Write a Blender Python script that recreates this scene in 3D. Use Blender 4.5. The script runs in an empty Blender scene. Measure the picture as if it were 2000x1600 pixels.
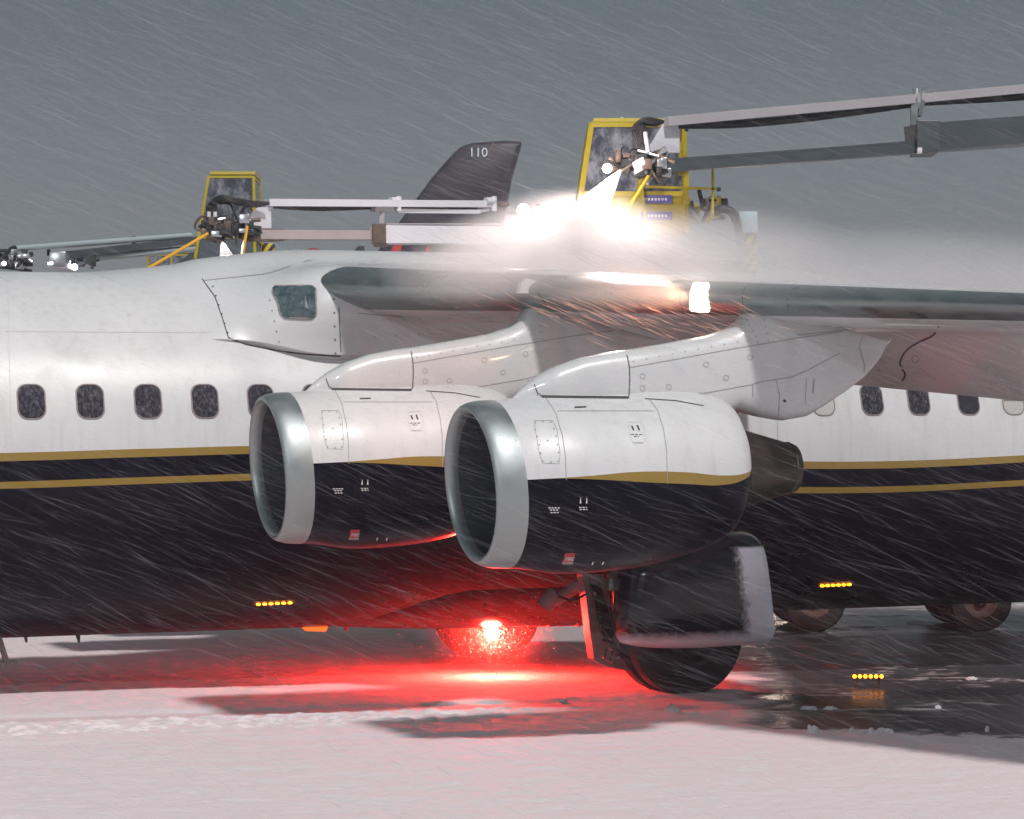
import bpy, bmesh, math, random
from mathutils import Vector, Matrix, noise
from mathutils.bvhtree import BVHTree
R_ = math.radians
random.seed(7)
sc = bpy.context.scene
C = sc.collection

# ---------------------------------------------------------------- camera
F = 4740.0; HY = 930.0; CH = 2.12        # focal length in photo pixels, horizon row, eye height
cam = bpy.data.cameras.new('camera'); camo = bpy.data.objects.new('camera', cam); C.objects.link(camo)
cam.sensor_width = 36; cam.lens = F/2000*36; cam.clip_end = 3000; cam.clip_start = .1
camo.location = (0, 0, CH); camo.rotation_euler = (R_(90), 0, 0); cam.shift_y = (HY-800)/2000
sc.camera = camo
def at(px, py, Y): return Vector(((px-1000)/F*Y, Y, CH+(HY-py)/F*Y))

# ---------------------------------------------------------------- world, lights, exposure
w = bpy.data.worlds.new('World'); sc.world = w; w.use_nodes = True
nt = w.node_tree; bg = nt.nodes['Background']
tc = nt.nodes.new('ShaderNodeTexCoord'); sx = nt.nodes.new('ShaderNodeSeparateXYZ'); cr = nt.nodes.new('ShaderNodeValToRGB')
nt.links.new(tc.outputs['Generated'], sx.inputs[0]); nt.links.new(sx.outputs['Z'], cr.inputs[0]); nt.links.new(cr.outputs[0], bg.inputs[0])
e = cr.color_ramp.elements
e[0].position = 0; e[0].color = (.150, .160, .172, 1)
e[1].position = 1; e[1].color = (.085, .112, .132, 1)
m_ = cr.color_ramp.elements.new(.10); m_.color = (.135, .152, .166, 1)
m_ = cr.color_ramp.elements.new(.20); m_.color = (.088, .113, .130, 1)
bg.inputs[1].default_value = 1.28
sun = bpy.data.lights.new('sun', 'SUN'); so = bpy.data.objects.new('sun', sun); C.objects.link(so)
sun.energy = 2.75; sun.angle = R_(5); sun.color = (1, .955, .945)
SUN_FROM = Vector((.40, -.915, 1.22)).normalized()      # floodlit apron: light from high behind the camera's right shoulder
so.rotation_euler = SUN_FROM.to_track_quat('Z', 'Y').to_euler()
sc.view_settings.view_transform = 'Standard'; sc.view_settings.look = 'None'; sc.view_settings.gamma = 1
sc.view_settings.exposure = 0
sc.cycles.volume_bounces = 1; sc.cycles.max_bounces = 6; sc.cycles.transparent_max_bounces = 24
sc.cycles.volume_step_rate = 2.0; sc.cycles.volume_max_steps = 96
sc.cycles.use_denoising = True
sc.cycles.sample_clamp_indirect = 4

def lamp(name, kind, loc, energy, color, size=.05, target=None, angle=60, blend=.6):
    l = bpy.data.lights.new(name, kind); o = bpy.data.objects.new(name, l); C.objects.link(o)
    l.energy = energy; l.color = color; o.location = loc
    l.shadow_soft_size = size
    if kind == 'SPOT':
        l.spot_size = R_(angle); l.spot_blend = blend
    if target is not None:
        o.rotation_euler = (Vector(loc)-Vector(target)).to_track_quat('Z', 'Y').to_euler()
    return o
# apron floodlight cluster on a mast behind the camera (gives the small rows of glints)
for k in range(5):
    lamp('floodlight', 'SPOT', (-27+k*1.0, -34, 24+.2*k), 5000, (.93, .97, 1), .10, (0, 20, 2), 28, .4)

# ---------------------------------------------------------------- materials
def newmat(name):
    m = bpy.data.materials.new(name); m.use_nodes = True
    return m, m.node_tree, m.node_tree.nodes['Principled BSDF']
def mat(name, col, rough=.5, metal=0, coat=0, var=.0, vscale=3.0, bump=0, bscale=40, emit=None, es=0, stretch=None, spec=.5, rvar=0):
    m, n, b = newmat(name)
    b.inputs['Base Color'].default_value = (*col, 1); b.inputs['Roughness'].default_value = rough
    b.inputs['Metallic'].default_value = metal; b.inputs['Coat Weight'].default_value = coat
    b.inputs['Coat Roughness'].default_value = .08; b.inputs['Specular IOR Level'].default_value = spec
    t = n.nodes.new('ShaderNodeTexCoord'); mp = n.nodes.new('ShaderNodeMapping')
    n.links.new(t.outputs['Object'], mp.inputs[0])
    if stretch: mp.inputs['Scale'].default_value = stretch
    if var or rvar:
        nz = n.nodes.new('ShaderNodeTexNoise'); nz.inputs['Scale'].default_value = vscale; nz.inputs['Detail'].default_value = 6
        n.links.new(mp.outputs[0], nz.inputs['Vector'])
        if var:
            mx = n.nodes.new('ShaderNodeMix'); mx.data_type = 'RGBA'
            mx.inputs[6].default_value = (*[c*(1-var) for c in col], 1); mx.inputs[7].default_value = (*[min(1, c*(1+var)) for c in col], 1)
            n.links.new(nz.outputs[0], mx.inputs[0]); n.links.new(mx.outputs[2], b.inputs['Base Color'])
        if rvar:
            mr = n.nodes.new('ShaderNodeMapRange'); mr.inputs[1].default_value = .3; mr.inputs[2].default_value = .7
            mr.inputs[3].default_value = max(.02, rough-rvar); mr.inputs[4].default_value = rough+rvar
            n.links.new(nz.outputs[0], mr.inputs[0]); n.links.new(mr.outputs[0], b.inputs['Roughness'])
    if bump:
        nb = n.nodes.new('ShaderNodeTexNoise'); nb.inputs['Scale'].default_value = bscale; nb.inputs['Detail'].default_value = 5
        n.links.new(mp.outputs[0], nb.inputs['Vector'])
        bp = n.nodes.new('ShaderNodeBump'); bp.inputs['Strength'].default_value = bump; bp.inputs['Distance'].default_value = .01
        n.links.new(nb.outputs[0], bp.inputs['Height']); n.links.new(bp.outputs[0], b.inputs['Normal'])
    if emit:
        b.inputs['Emission Color'].default_value = (*emit, 1); b.inputs['Emission Strength'].default_value = es
    return m

WHITE = (.585, .592, .592); NAVY = (.0035, .003, .009); GOLD = (.26, .17, .035)
def livery(name, pts_top, pts_bot, x0, x1, second=None):
    """white over a gold wave over navy; the wave edges follow two curves along local x"""
    m, n, b = newmat(name); N = n.nodes; L = n.links
    t = N.new('ShaderNodeTexCoord'); s = N.new('ShaderNodeSeparateXYZ'); L.new(t.outputs['Object'], s.inputs[0])
    u = N.new('ShaderNodeMapRange'); u.inputs[1].default_value = x0; u.inputs[2].default_value = x1; L.new(s.outputs['X'], u.inputs[0])
    def curve(pts):
        c = N.new('ShaderNodeFloatCurve'); cm = c.mapping.curves[0]
        q = [((x-x0)/(x1-x0), z*.5+.5) for x, z in pts]
        cm.points[0].location = q[0]; cm.points[1].location = q[-1]
        for p in q[1:-1]: cm.points.new(*p)
        c.mapping.update(); L.new(u.outputs[0], c.inputs['Value'])
        a = N.new('ShaderNodeMath'); a.operation = 'MULTIPLY_ADD'; a.inputs[1].default_value = 2; a.inputs[2].default_value = -1
        L.new(c.outputs[0], a.inputs[0]); return a.outputs[0]
    def above(edge, off=0):
        d = N.new('ShaderNodeMath'); d.operation = 'SUBTRACT'; L.new(s.outputs['Z'], d.inputs[0]); L.new(edge, d.inputs[1])
        g = N.new('ShaderNodeMath'); g.operation = 'GREATER_THAN'; L.new(d.outputs[0], g.inputs[0]); g.inputs[1].default_value = off; return g.outputs[0]
    nz = N.new('ShaderNodeTexNoise'); nz.inputs['Scale'].default_value = 1.4; nz.inputs['Detail'].default_value = 7
    L.new(t.outputs['Object'], nz.inputs['Vector'])
    wv = N.new('ShaderNodeMix'); wv.data_type = 'RGBA'; L.new(nz.outputs[0], wv.inputs[0])
    wv.inputs[6].default_value = (*[c*.93 for c in WHITE], 1); wv.inputs[7].default_value = (*[c*1.06 for c in WHITE], 1)
    ms_ = N.new('ShaderNodeMapping'); ms_.inputs['Scale'].default_value = (7, 7, .45); L.new(t.outputs['Object'], ms_.inputs[0])
    ns = N.new('ShaderNodeTexNoise'); ns.inputs['Scale'].default_value = 1.6; ns.inputs['Detail'].default_value = 8; ns.inputs['Roughness'].default_value = .65; L.new(ms_.outputs[0], ns.inputs['Vector'])
    rs = N.new('ShaderNodeMapRange'); rs.inputs[1].default_value = .50; rs.inputs[2].default_value = .78; rs.inputs[3].default_value = 0; rs.inputs[4].default_value = .42; L.new(ns.outputs[0], rs.inputs[0])
    gr_ = N.new('ShaderNodeMix'); gr_.data_type = 'RGBA'; L.new(rs.outputs[0], gr_.inputs[0]); L.new(wv.outputs[2], gr_.inputs[6]); gr_.inputs[7].default_value = (.40, .37, .335, 1); wv = gr_
    top = curve(pts_top); bot = curve(pts_bot)
    def mix(f, a, c):
        x = N.new('ShaderNodeMix'); x.data_type = 'RGBA'; L.new(f, x.inputs[0])
        if isinstance(a, tuple): x.inputs[6].default_value = (*a, 1)
        else: L.new(a, x.inputs[6])
        if isinstance(c, tuple): x.inputs[7].default_value = (*c, 1)
        else: L.new(c, x.inputs[7])
        return x.outputs[2]
    low = NAVY
    if second:
        low = mix(above(top, second[1]), NAVY, GOLD); low = mix(above(top, second[0]), low, NAVY)
    g = mix(above(bot), low, GOLD); g = mix(above(top), g, wv.outputs[2])
    L.new(g, b.inputs['Base Color'])
    mr = N.new('ShaderNodeMapRange'); mr.inputs[1].default_value = .35; mr.inputs[2].default_value = .65
    mr.inputs[3].default_value = .22; mr.inputs[4].default_value = .42
    L.new(nz.outputs[0], mr.inputs[0]); L.new(mr.outputs[0], b.inputs['Roughness'])
    b.inputs['Coat Weight'].default_value = .04; b.inputs['Coat Roughness'].default_value = .05
    sp = N.new('ShaderNodeMapRange'); sp.inputs[3].default_value = .09; sp.inputs[4].default_value = .45; L.new(above(bot), sp.inputs[0]); L.new(sp.outputs[0], b.inputs['Specular IOR Level'])
    nb = N.new('ShaderNodeTexNoise'); nb.inputs['Scale'].default_value = 1.1; L.new(t.outputs['Object'], nb.inputs['Vector'])
    bp = N.new('ShaderNodeBump'); bp.inputs['Strength'].default_value = .06; bp.inputs['Distance'].default_value = .02
    L.new(nb.outputs[0], bp.inputs['Height']); L.new(bp.outputs[0], b.inputs['Normal'])
    return m
M = {}
gt = [(-12, .0), (0, .004), (1.3, .03), (2.6, .05), (4.5, .02), (6.5, -.08), (8.6, -.165), (11, -.11), (14, .0), (20, .3)]
M['fus'] = livery('fuselage_paint', gt, [(x, z-.075) for x, z in gt], -12, 20, (-.262, -.325))
M['nac'] = livery('nacelle_paint', [(-.1, .03), (.42, .043), (.75, .062), (1.12, .085), (1.5, .076), (1.84, .048), (2.05, .062), (2.2, .115)],
                  [(-.1, .03), (.42, .043), (.58, .040), (.92, .022), (1.12, .008), (1.5, -.012), (1.84, -.024), (2.05, .018), (2.2, .11)], -.1, 2.2)
M['white'] = mat('white_paint', WHITE, .32, coat=.5, var=.07, vscale=1.6, rvar=.1)
M['navy'] = mat('navy_paint', NAVY, .3, coat=.04, rvar=.1, spec=.1)
M['gold'] = mat('gold_paint', GOLD, .4)
M['metal'] = mat('bare_metal', (.25, .29, .29), .38, metal=.85, var=.22, vscale=3.5, rvar=.14, stretch=(1, 1, 2))
M['lip'] = mat('intake_lip_metal', (.36, .40, .395), .46, metal=.85, var=.18, vscale=4, rvar=.1)
M['duct'] = mat('duct_lining', (.035, .04, .045), .5, metal=.2, var=.2, vscale=6)
M['hot'] = mat('heat_stained_metal', (.08, .065, .058), .42, metal=.8, var=.35, vscale=5, stretch=(1, 3, 3))
M['line'] = mat('panel_gap', (.055, .05, .05), .8)
M['line2'] = mat('faint_panel_gap', (.30, .295, .29), .8)
M['line3'] = mat('very_faint_seam', (.50, .50, .50), .6)
M['black'] = mat('black_rubber', (.012, .012, .014), .6, var=.3, bump=.3)
M['dark'] = mat('dark_machinery', (.04, .04, .042), .5, metal=.4, var=.5, vscale=15)
M['grey'] = mat('boom_grey_paint', (.36, .34, .35), .45, var=.12, vscale=2)
M['grey2'] = mat('boom_dark_grey', (.06, .075, .085), .45, var=.25, vscale=2.5, stretch=(.3, 1, 3))
M['plate'] = mat('plate_light_grey', (.62, .62, .66), .5, var=.06)
M['silver'] = mat('worn_silver', (.55, .56, .58), .3, metal=.9, var=.2, vscale=10)
M['brown'] = mat('grimy_brown_metal', (.12, .085, .065), .55, metal=.3, var=.5, vscale=18)
M['yellow'] = mat('yellow_paint', (.40, .31, .012), .45, var=.12, vscale=4)
M['rod'] = mat('yellow_rod', (.80, .42, .02), .4)
M['blue'] = mat('blue_sticker', (.10, .10, .34), .5)
M['redl'] = mat('red_sign', (.40, .03, .04), .5)
M['wtext'] = mat('white_lettering', (.7, .68, .68), .6)
M['dtext'] = mat('dark_lettering', (.03, .05, .06), .6)
M['tyre'] = mat('tyre_rubber', (.013, .012, .013), .7, var=.3, bump=.5, bscale=25)
M['strut'] = mat('gear_strut_paint', (.20, .15, .145), .45, var=.25, vscale=9)
M['snow'] = mat('snow_crust', (.66, .68, .74), .9, var=.06, bump=.8, bscale=60)
M['pipe'] = mat('pale_pipe_paint', (.36, .43, .45), .4, var=.1)
M['amber'] = mat('amber_led', (.8, .3, .02), .4, emit=(1, .30, .01), es=7)
M['ambh'] = mat('amber_housing', (.05, .03, .02), .5)
M['fin'] = mat('hazed_fin_paint', (.035, .028, .042), .5, var=.15)  # navy lightened to grey: distance haze is put into the paint
M['finred'] = mat('far_fin_red', (.55, .05, .04), .5)
M['rubble'] = mat('packed_snow', (.62, .60, .62), .9, var=.1, bump=.6, bscale=40)

def glassmat(name, dark, light, sc_=(9, 9, 4), fac=.5):
    m, n, b = newmat(name); N = n.nodes; L = n.links
    t = N.new('ShaderNodeTexCoord'); mp = N.new('ShaderNodeMapping'); mp.inputs['Rotation'].default_value = (0, .5, 0); mp.inputs['Scale'].default_value = sc_
    nz = N.new('ShaderNodeTexNoise'); nz.inputs['Scale'].default_value = 4; nz.inputs['Detail'].default_value = 8; nz.inputs['Roughness'].default_value = .75
    r = N.new('ShaderNodeValToRGB'); r.color_ramp.elements[0].position = fac; r.color_ramp.elements[0].color = (*dark, 1)
    r.color_ramp.elements[1].position = fac+.22; r.color_ramp.elements[1].color = (*light, 1)
    L.new(t.outputs['Object'], mp.inputs[0]); L.new(mp.outputs[0], nz.inputs['Vector']); L.new(nz.outputs[0], r.inputs[0]); L.new(r.outputs[0], b.inputs['Base Color'])
    b.inputs['Roughness'].default_value = .12; b.inputs['Coat Weight'].default_value = .3
    return m
M['pane'] = glassmat('frosted_pane', (.022, .02, .028), (.17, .15, .17), (9, 9, 5), .48)
M['pane_clear'] = glassmat('dark_pane', (.03, .028, .038), (.10, .09, .12), (9, 9, 5), .55)
M['shade'] = mat('window_blind', (.42, .41, .39), .6, var=.1, bump=.2)
M['sqpane'] = glassmat('inspection_pane', (.03, .055, .06), (.10, .14, .15), (2.5, 2.5, 2.5), .40)
M['cabglass'] = glassmat('cab_glass', (.05, .055, .075), (.26, .27, .30), (2.2, 2.2, 1.4), .42)
M['wframe'] = mat('window_rim', (.24, .20, .19), .6)

# ---------------------------------------------------------------- mesh helpers
def obj(name, bm, m, parent=None, smooth=True, M_inv=None):
    me = bpy.data.meshes.new(name)
    bmesh.ops.recalc_face_normals(bm, faces=bm.faces[:]) if not isinstance(bm, tuple) else None
    bm.to_mesh(me); bm.free()
    for mm in (m if isinstance(m, list) else [m]): me.materials.append(mm)
    if smooth:
        me.polygons.foreach_set('use_smooth', [True]*len(me.polygons))
        try: me.set_sharp_from_angle(angle=R_(38))
        except Exception: pass
    o = bpy.data.objects.new(name, me); C.objects.link(o)
    if parent: o.parent = parent
    return o
def tag(o, label=None, cat=None, group=None, kind=None):
    if label: o['label'] = label
    if cat: o['category'] = cat
    if group: o['group'] = group
    if kind: o['kind'] = kind
    return o
def empty(name, loc=(0, 0, 0)):
    o = bpy.data.objects.new(name, None); C.objects.link(o); o.location = loc; o.empty_display_size = .2; return o
def loft(bm, rings, close=True, caps=True):
    vs = [[bm.verts.new(p) for p in r] for r in rings]; n = len(rings[0])
    for a, b in zip(vs, vs[1:]):
        for i in range(n if close else n-1):
            j = (i+1) % n
            try: bm.faces.new((a[i], a[j], b[j], b[i]))
            except ValueError: pass
    if caps and close:
        bm.faces.new(vs[0]); bm.faces.new(vs[-1][::-1])
    return vs
def bar(bm, a, b, w_=.04, h_=None, up=Vector((0, 0, 1))):
    a, b = Vector(a), Vector(b); h_ = h_ or w_; d = (b-a)
    if d.length < 1e-6: return
    d.normalize(); s = d.cross(up)
    if s.length < 1e-3: s = d.cross(Vector((0, 1, 0)))
    s.normalize(); u = s.cross(d)
    rs = []
    for p in (a, b): rs.append([p+s*w_/2*i+u*h_/2*j for i, j in ((1, 1), (-1, 1), (-1, -1), (1, -1))])
    loft(bm, rs)
def tube(bm, pts, r, n=10, caps=True):
    pts = [Vector(p) for p in pts]; rs = []
    for i, p in enumerate(pts):
        d = (pts[min(i+1, len(pts)-1)]-pts[max(i-1, 0)]).normalized()
        s = d.cross(Vector((0, 0, 1)));
        if s.length < .05: s = d.cross(Vector((0, 1, 0)))
        s.normalize(); u = s.cross(d); rr = r[i] if isinstance(r, (list, tuple)) else r
        rs.append([p+s*rr*math.cos(2*math.pi*k/n)+u*rr*math.sin(2*math.pi*k/n) for k in range(n)])
    loft(bm, rs, caps=caps)
def arc(pts, n=12):
    """Catmull-Rom through pts"""
    pts = [Vector(p) for p in pts]; P = [pts[0]]+pts+[pts[-1]]; out = []
    for i in range(1, len(P)-2):
        for k in range(n):
            t = k/n; a, b, c, d = P[i-1], P[i], P[i+1], P[i+2]
            out.append(.5*((2*b)+(c-a)*t+(2*a-5*b+4*c-d)*t*t+(3*b-a-3*c+d)*t**3))
    out.append(pts[-1]); return out
def box(bm, lo, hi, bevel=0):
    r = bmesh.ops.create_cube(bm, size=1); v = r['verts']
    lo, hi = Vector(lo), Vector(hi)
    for q in v: q.co = Vector([(lo[i]+hi[i])/2+q.co[i]*(hi[i]-lo[i]) for i in range(3)])
    if bevel:
        es = {e for q in v for e in q.link_edges}
        bmesh.ops.bevel(bm, geom=list(es), offset=bevel, segments=2, affect='EDGES', profile=.5)
def prism(bm, pts, off):
    """closed polygon extruded by vector off"""
    loft(bm, [[Vector(p) for p in pts], [Vector(p)+Vector(off) for p in pts]])
def lerp(tab, x):
    if x <= tab[0][0]: return tab[0][1]
    for (a, b), (c, d) in zip(tab, tab[1:]):
        if x <= c: 
            t = (x-a)/(c-a); return b+(d-b)*t
    return tab[-1][1]
def sm(a, b, x):
    t = min(1, max(0, (x-a)/(b-a))); return t*t*(3-2*t)
def smooth_tab(tab, x):
    if x <= tab[0][0]: return tab[0][1]
    for (a, b), (c, d) in zip(tab, tab[1:]):
        if x <= c: return b+(d-b)*sm(a, c, x)
    return tab[-1][1]

# ================================================================= AIRLINER
TH = R_(20); PITCH = .01263
air = empty('airliner', (-5.249, 23.673, 2.325))
air.rotation_euler = (0, 0, 0)
AM = Matrix.Translation((-5.249, 23.673, 2.325)) @ Matrix.Rotation(TH, 4, 'Z') @ Matrix.Rotation(-PITCH, 4, 'Y')
air.matrix_world = AM
AI = AM.inverted()
tag(air, 'white and navy four-engined airliner with gold stripes being de-iced on the snowy apron', 'airliner')
# local frame: x = aft, -y = side facing the camera, z = up
CAMW = Vector((0, 0, CH))
def loc(px, py, t):
    """local point on the vertical plane y=-t seen at photo pixel px,py"""
    o = AI @ CAMW; d = (AI.to_3x3() @ Vector(((px-1000)/F, 1, (HY-py)/F)))
    k = (-t-o.y)/d.y; return o+d*k
RF = 1.79
def ring_r(s):
    return RF*(1 if -6 <= s <= 12 else math.sqrt(max(.002, 1-((-6-s)/4.6)**2)) if s < -6 else (1-.93*((s-12)/9)**1.4))
NSEG = 96
bm = bmesh.new(); rings = []
S = [-10.6+.2*i for i in range(23)]+[-6+1.0*i for i in range(19)]+[12.6+.6*i for i in range(14)]
for s in S:
    r = ring_r(s); zo = -.35*sm(-6, -10.6, s) if s < -6 else (RF-r)*.75 if s > 12 else 0
    rings.append([(s, r*math.cos(2*math.pi*k/NSEG), zo+r*math.sin(2*math.pi*k/NSEG)) for k in range(NSEG)])
loft(bm, rings)
fus = obj('fuselage', bm, M['fus'], air)

# shoulder fairing ahead of and around the wing root
def fair_r(s, ph):
    d = math.degrees(ph); d = d if d <= 90 else 180-d
    k = sm(2.0, 3.35, s)*(1-sm(7.6, 9.6, s)); k2 = sm(.6, 3.4, s)*(1-sm(7.5, 10.5, s))
    lowd = 36-7*sm(2.1, 3.2, s)
    sh = math.exp(-((d-46)/17)**2)*.46*k
    return RF-.010+.030*sm(1.95, 2.2, s)+sh*sm(lowd-6, lowd+10, d)+.03*k+.22*k2*sm(50, 88, d)
bm = bmesh.new(); rings = []
ss = [.62+.12*i for i in range(84)]
for s in ss:
    front = 90-54*sm(.6, 2.15, s) if s < 2.15 else 36-7*sm(2.15, 3.2, s)
    n = 60; lo_ = R_(front)
    outer = []
    for i in range(n+1):
        ph = lo_+(math.pi-2*lo_)*i/n; r = fair_r(s, ph)
        outer.append(Vector((s, -r*math.cos(ph), r*math.sin(ph))))
    inner = []
    for i in (n, 0):
        ph = lo_+(math.pi-2*lo_)*i/n; inner.append(Vector((s, -(RF-.03)*math.cos(ph), (RF-.03)*math.sin(ph))))
    rings.append(outer+inner)
loft(bm, rings)
fairing = obj('wing_fairing', bm, M['white'], air)

# belly fairing round the main gear bay
bm = bmesh.new(); rings = []
for i in range(31):
    s = 2.6+6.4*i/30; k = sm(2.6, 4.8, s)*(1-sm(7.8, 9.0, s))
    zc = -1.05; hw = .70+.52*k; hh = .70+.10*k
    rings.append([(s, hw*math.copysign(abs(math.cos(a))**.85, math.cos(a)), zc+hh*math.copysign(abs(math.sin(a))**1.0, math.sin(a))) for a in [2*math.pi*j/40 for j in range(40)]])
loft(bm, rings); belly = obj('belly_fairing', bm, M['navy'], air)

# ---- wing (both sides; lofted aerofoil with drooped flap)
def wing_par(t):
    sle = lerp([(1.0, 2.88), (1.8, 3.17), (4.2, 4.17), (6.75, 5.05), (12.8, 6.95)], t); ch = (7.50+.06*(t-1.8))-sle; zle = 1.57-.0866*(t-1.8)
    return sle, ch, zle
def aero(t, x, up):
    sle, ch, zle = wing_par(t)
    th = .125*5*(.2969*math.sqrt(x)-.126*x-.3516*x*x+.2843*x**3-.1015*x**4)*ch
    th *= 1.12 if not up else .92
    drop = .22*x + (.62*(1-sm(7.6, 8.6, t)))*max(0, (x-.66)/.34)**1.3
    return sle+x*ch, zle+(th if up else -th)+.12*math.sin(math.pi*min(1, x*1.0))*.3-drop
def wing_ring(t, xa, xb, sgn, n=22):
    pts = []
    for i in range(n+1):
        x = xb-(xb-xa)*(i/n); x = xa+(xb-xa)*max(0, (x-xa)/(xb-xa))**1.8; s, z = aero(t, x, True); pts.append(Vector((s, sgn*t, z)))
    for i in range(1 if xa == 0 else 0, n+1):
        x = xa+(xb-xa)*(i/n)**1.8; s, z = aero(t, x, False); pts.append(Vector((s, sgn*t, z-.0005)))
    return pts
TS = [1.0, 1.4, 1.8, 2.4, 3, 3.6, 4.2, 4.8, 5.4, 6, 6.6, 7.2, 7.8, 8.4, 9.2, 10, 11, 12, 12.8]
wings = []
for sgn in (-1, 1):
    bm = bmesh.new(); loft(bm, [wing_ring(t, .085, 1, sgn) for t in TS]); wg = obj('wing', bm, M['white'], air); wings.append(wg)
    bm = bmesh.new(); loft(bm, [wing_ring(t, 0, .083, sgn, 14) for t in TS if t >= 1.4]); le = obj('leading_edge', bm, M['metal'], wg); wings.append(le)
wing_near, le_near = wings[0], wings[1]

# ---- engine: local origin at intake centre
def P2(px, py): 
    return loc(px, py, 6.55)
E2 = P2(917, 947); E2 = Vector((E2.x, -6.55, E2.z))
def body(tab, n=64, capa=False, capb=False):
    bm = bmesh.new(); rings = []
    for x, r, zc, tilt in tab:
        rings.append([(x+tilt*(r*math.sin(2*math.pi*k/n)), r*math.cos(2*math.pi*k/n), zc+r*math.sin(2*math.pi*k/n)) for k in range(n)])
    loft(bm, rings, caps=False); return bm
TL = -.085   # scarfed intake plane
nt_ = []
for i in range(33):
    x = .235+(2.16-.235)*i/32
    r = smooth_tab([(.235, .645), (.75, .70), (1.2, .695), (2.16, .445)], x) if x < 1.2 else .445+(.25)*math.sqrt(max(0, 1-((x-1.2)/.96)**2.2))
    nt_.append((x, r, .10*sm(.9, 2.16, x), TL*(1-sm(.235, 1.0, x))))
nt_ += [(2.15, .43, .10, 0), (1.7, .5, .08, 0)]
def place_engine(E):
    eng = obj('engine_nacelle', body(nt_), M['nac'], air); eng.location = E
    lip = []
    for i in range(25):      # outer at x=.235 round the hilite to the throat
        a = math.pi*i/24; lip.append((.0+.235*(1-math.sin(a)**.75 if a < math.pi/2 else 1-math.sin(a)) if a < math.pi/2 else .16*(1-math.sin(a)), 0, 0, TL))
    lip = []
    for i in range(13):
        u = i/12; lip.append((.235*(1-u)**1.7 if u < 1 else 0, .645-.062*u**2.2, 0, TL))
    for i in range(1, 13):
        u = i/12; lip.append((.10*u**1.7, .583-.040*(1-(1-u)**2), 0, TL))
    obj('intake_lip', body(lip), M['lip'], eng)
    obj('intake_duct', body([(.10, .543, 0, TL), (.25, .515, 0, TL), (.45, .50, 0, TL*.5), (.85, .50, 0, 0), (.86, .02, 0, 0)]), M['duct'], eng)
    bm = bmesh.new()
    for k in range(28):
        a = 2*math.pi*k/28; c, s = math.cos(a), math.sin(a); c2, s2 = math.cos(a+.12), math.sin(a+.12)
        prism(bm, [(.76, .12*c, .12*s), (.76, .485*c, .485*s), (.82, .485*c2, .485*s2), (.82, .12*c2, .12*s2)], (.006, 0, 0))
    obj('fan_blades', bm, M['dark'], eng, smooth=False)
    obj('spinner', body([(.56, .01, 0, 0), (.62, .07, 0, 0), (.72, .12, 0, 0), (.8, .13, 0, 0)], 24), M['dark'], eng)
    hz = .095
    obj('exhaust_nozzle', body([(1.75, .33, .09, 0), (2.10, .335, hz, 0), (2.2, .325, hz, 0), (2.205, .332, hz, 0), (2.24, .325, hz, 0), (2.68, .205, hz, 0), (2.69, .212, hz, 0), (2.74, .19, hz, 0), (2.75, .165, hz, 0), (2.72, .15, hz, 0), (2.3, .17, hz, 0)]), M['hot'], eng)
    obj('exhaust_cone', body([(2.3, .16, hz, 0), (2.55, .10, hz, 0), (2.66, .005, hz, 0)], 24), M['dark'], eng)
    return eng
eng2 = place_engine(E2)

# pylon: outline traced on the engine's centre plane, rounded cross sections
def pz(pts): return sorted([((loc(px, py, 6.55)-E2).x, (loc(px, py, 6.55)-E2).z) for px, py in pts])
PT = pz([(1000, 778), (1020, 757), (1045, 738), (1080, 718), (1130, 699), (1180, 689), (1230, 682), (1300, 670), (1380, 655), (1425, 640), (1448, 622), (1458, 603), (1475, 592)])
PB = pz([(1000, 790), (1230, 800), (1400, 815), (1430, 800), (1480, 814), (1525, 822), (1570, 814), (1610, 790), (1650, 764), (1685, 738), (1715, 705), (1740, 660)])
bm = bmesh.new(); rings = []
x0, x1 = PT[0][0], PB[-1][0]; NX = 90
for i in range(NX+1):
    x = x0+(x1-x0)*i/NX
    zt = lerp(PT, x) if x < PT[-1][0] else PT[-1][1]-.25*(x-PT[-1][0]); zb = lerp(PB, x)
    zb = zb if x > .5 else zb
    wd = smooth_tab([(x0, .03), (x0+.35, .17), (x0+1.2, .21), (x0+2.2, .20), (x1-.9, .16), (x1, .01)], x)
    h = max(.01, zt-zb)/2; zc = (zt+zb)/2
    rings.append([(x, wd*math.copysign(abs(math.cos(a))**.55, math.cos(a)), zc+h*math.copysign(abs(math.sin(a))**.75, math.sin(a))) for a in [2*math.pi*j/36 for j in range(36)]])
loft(bm, rings); pyl = obj('pylon', bm, M['white'], eng2)

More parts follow.
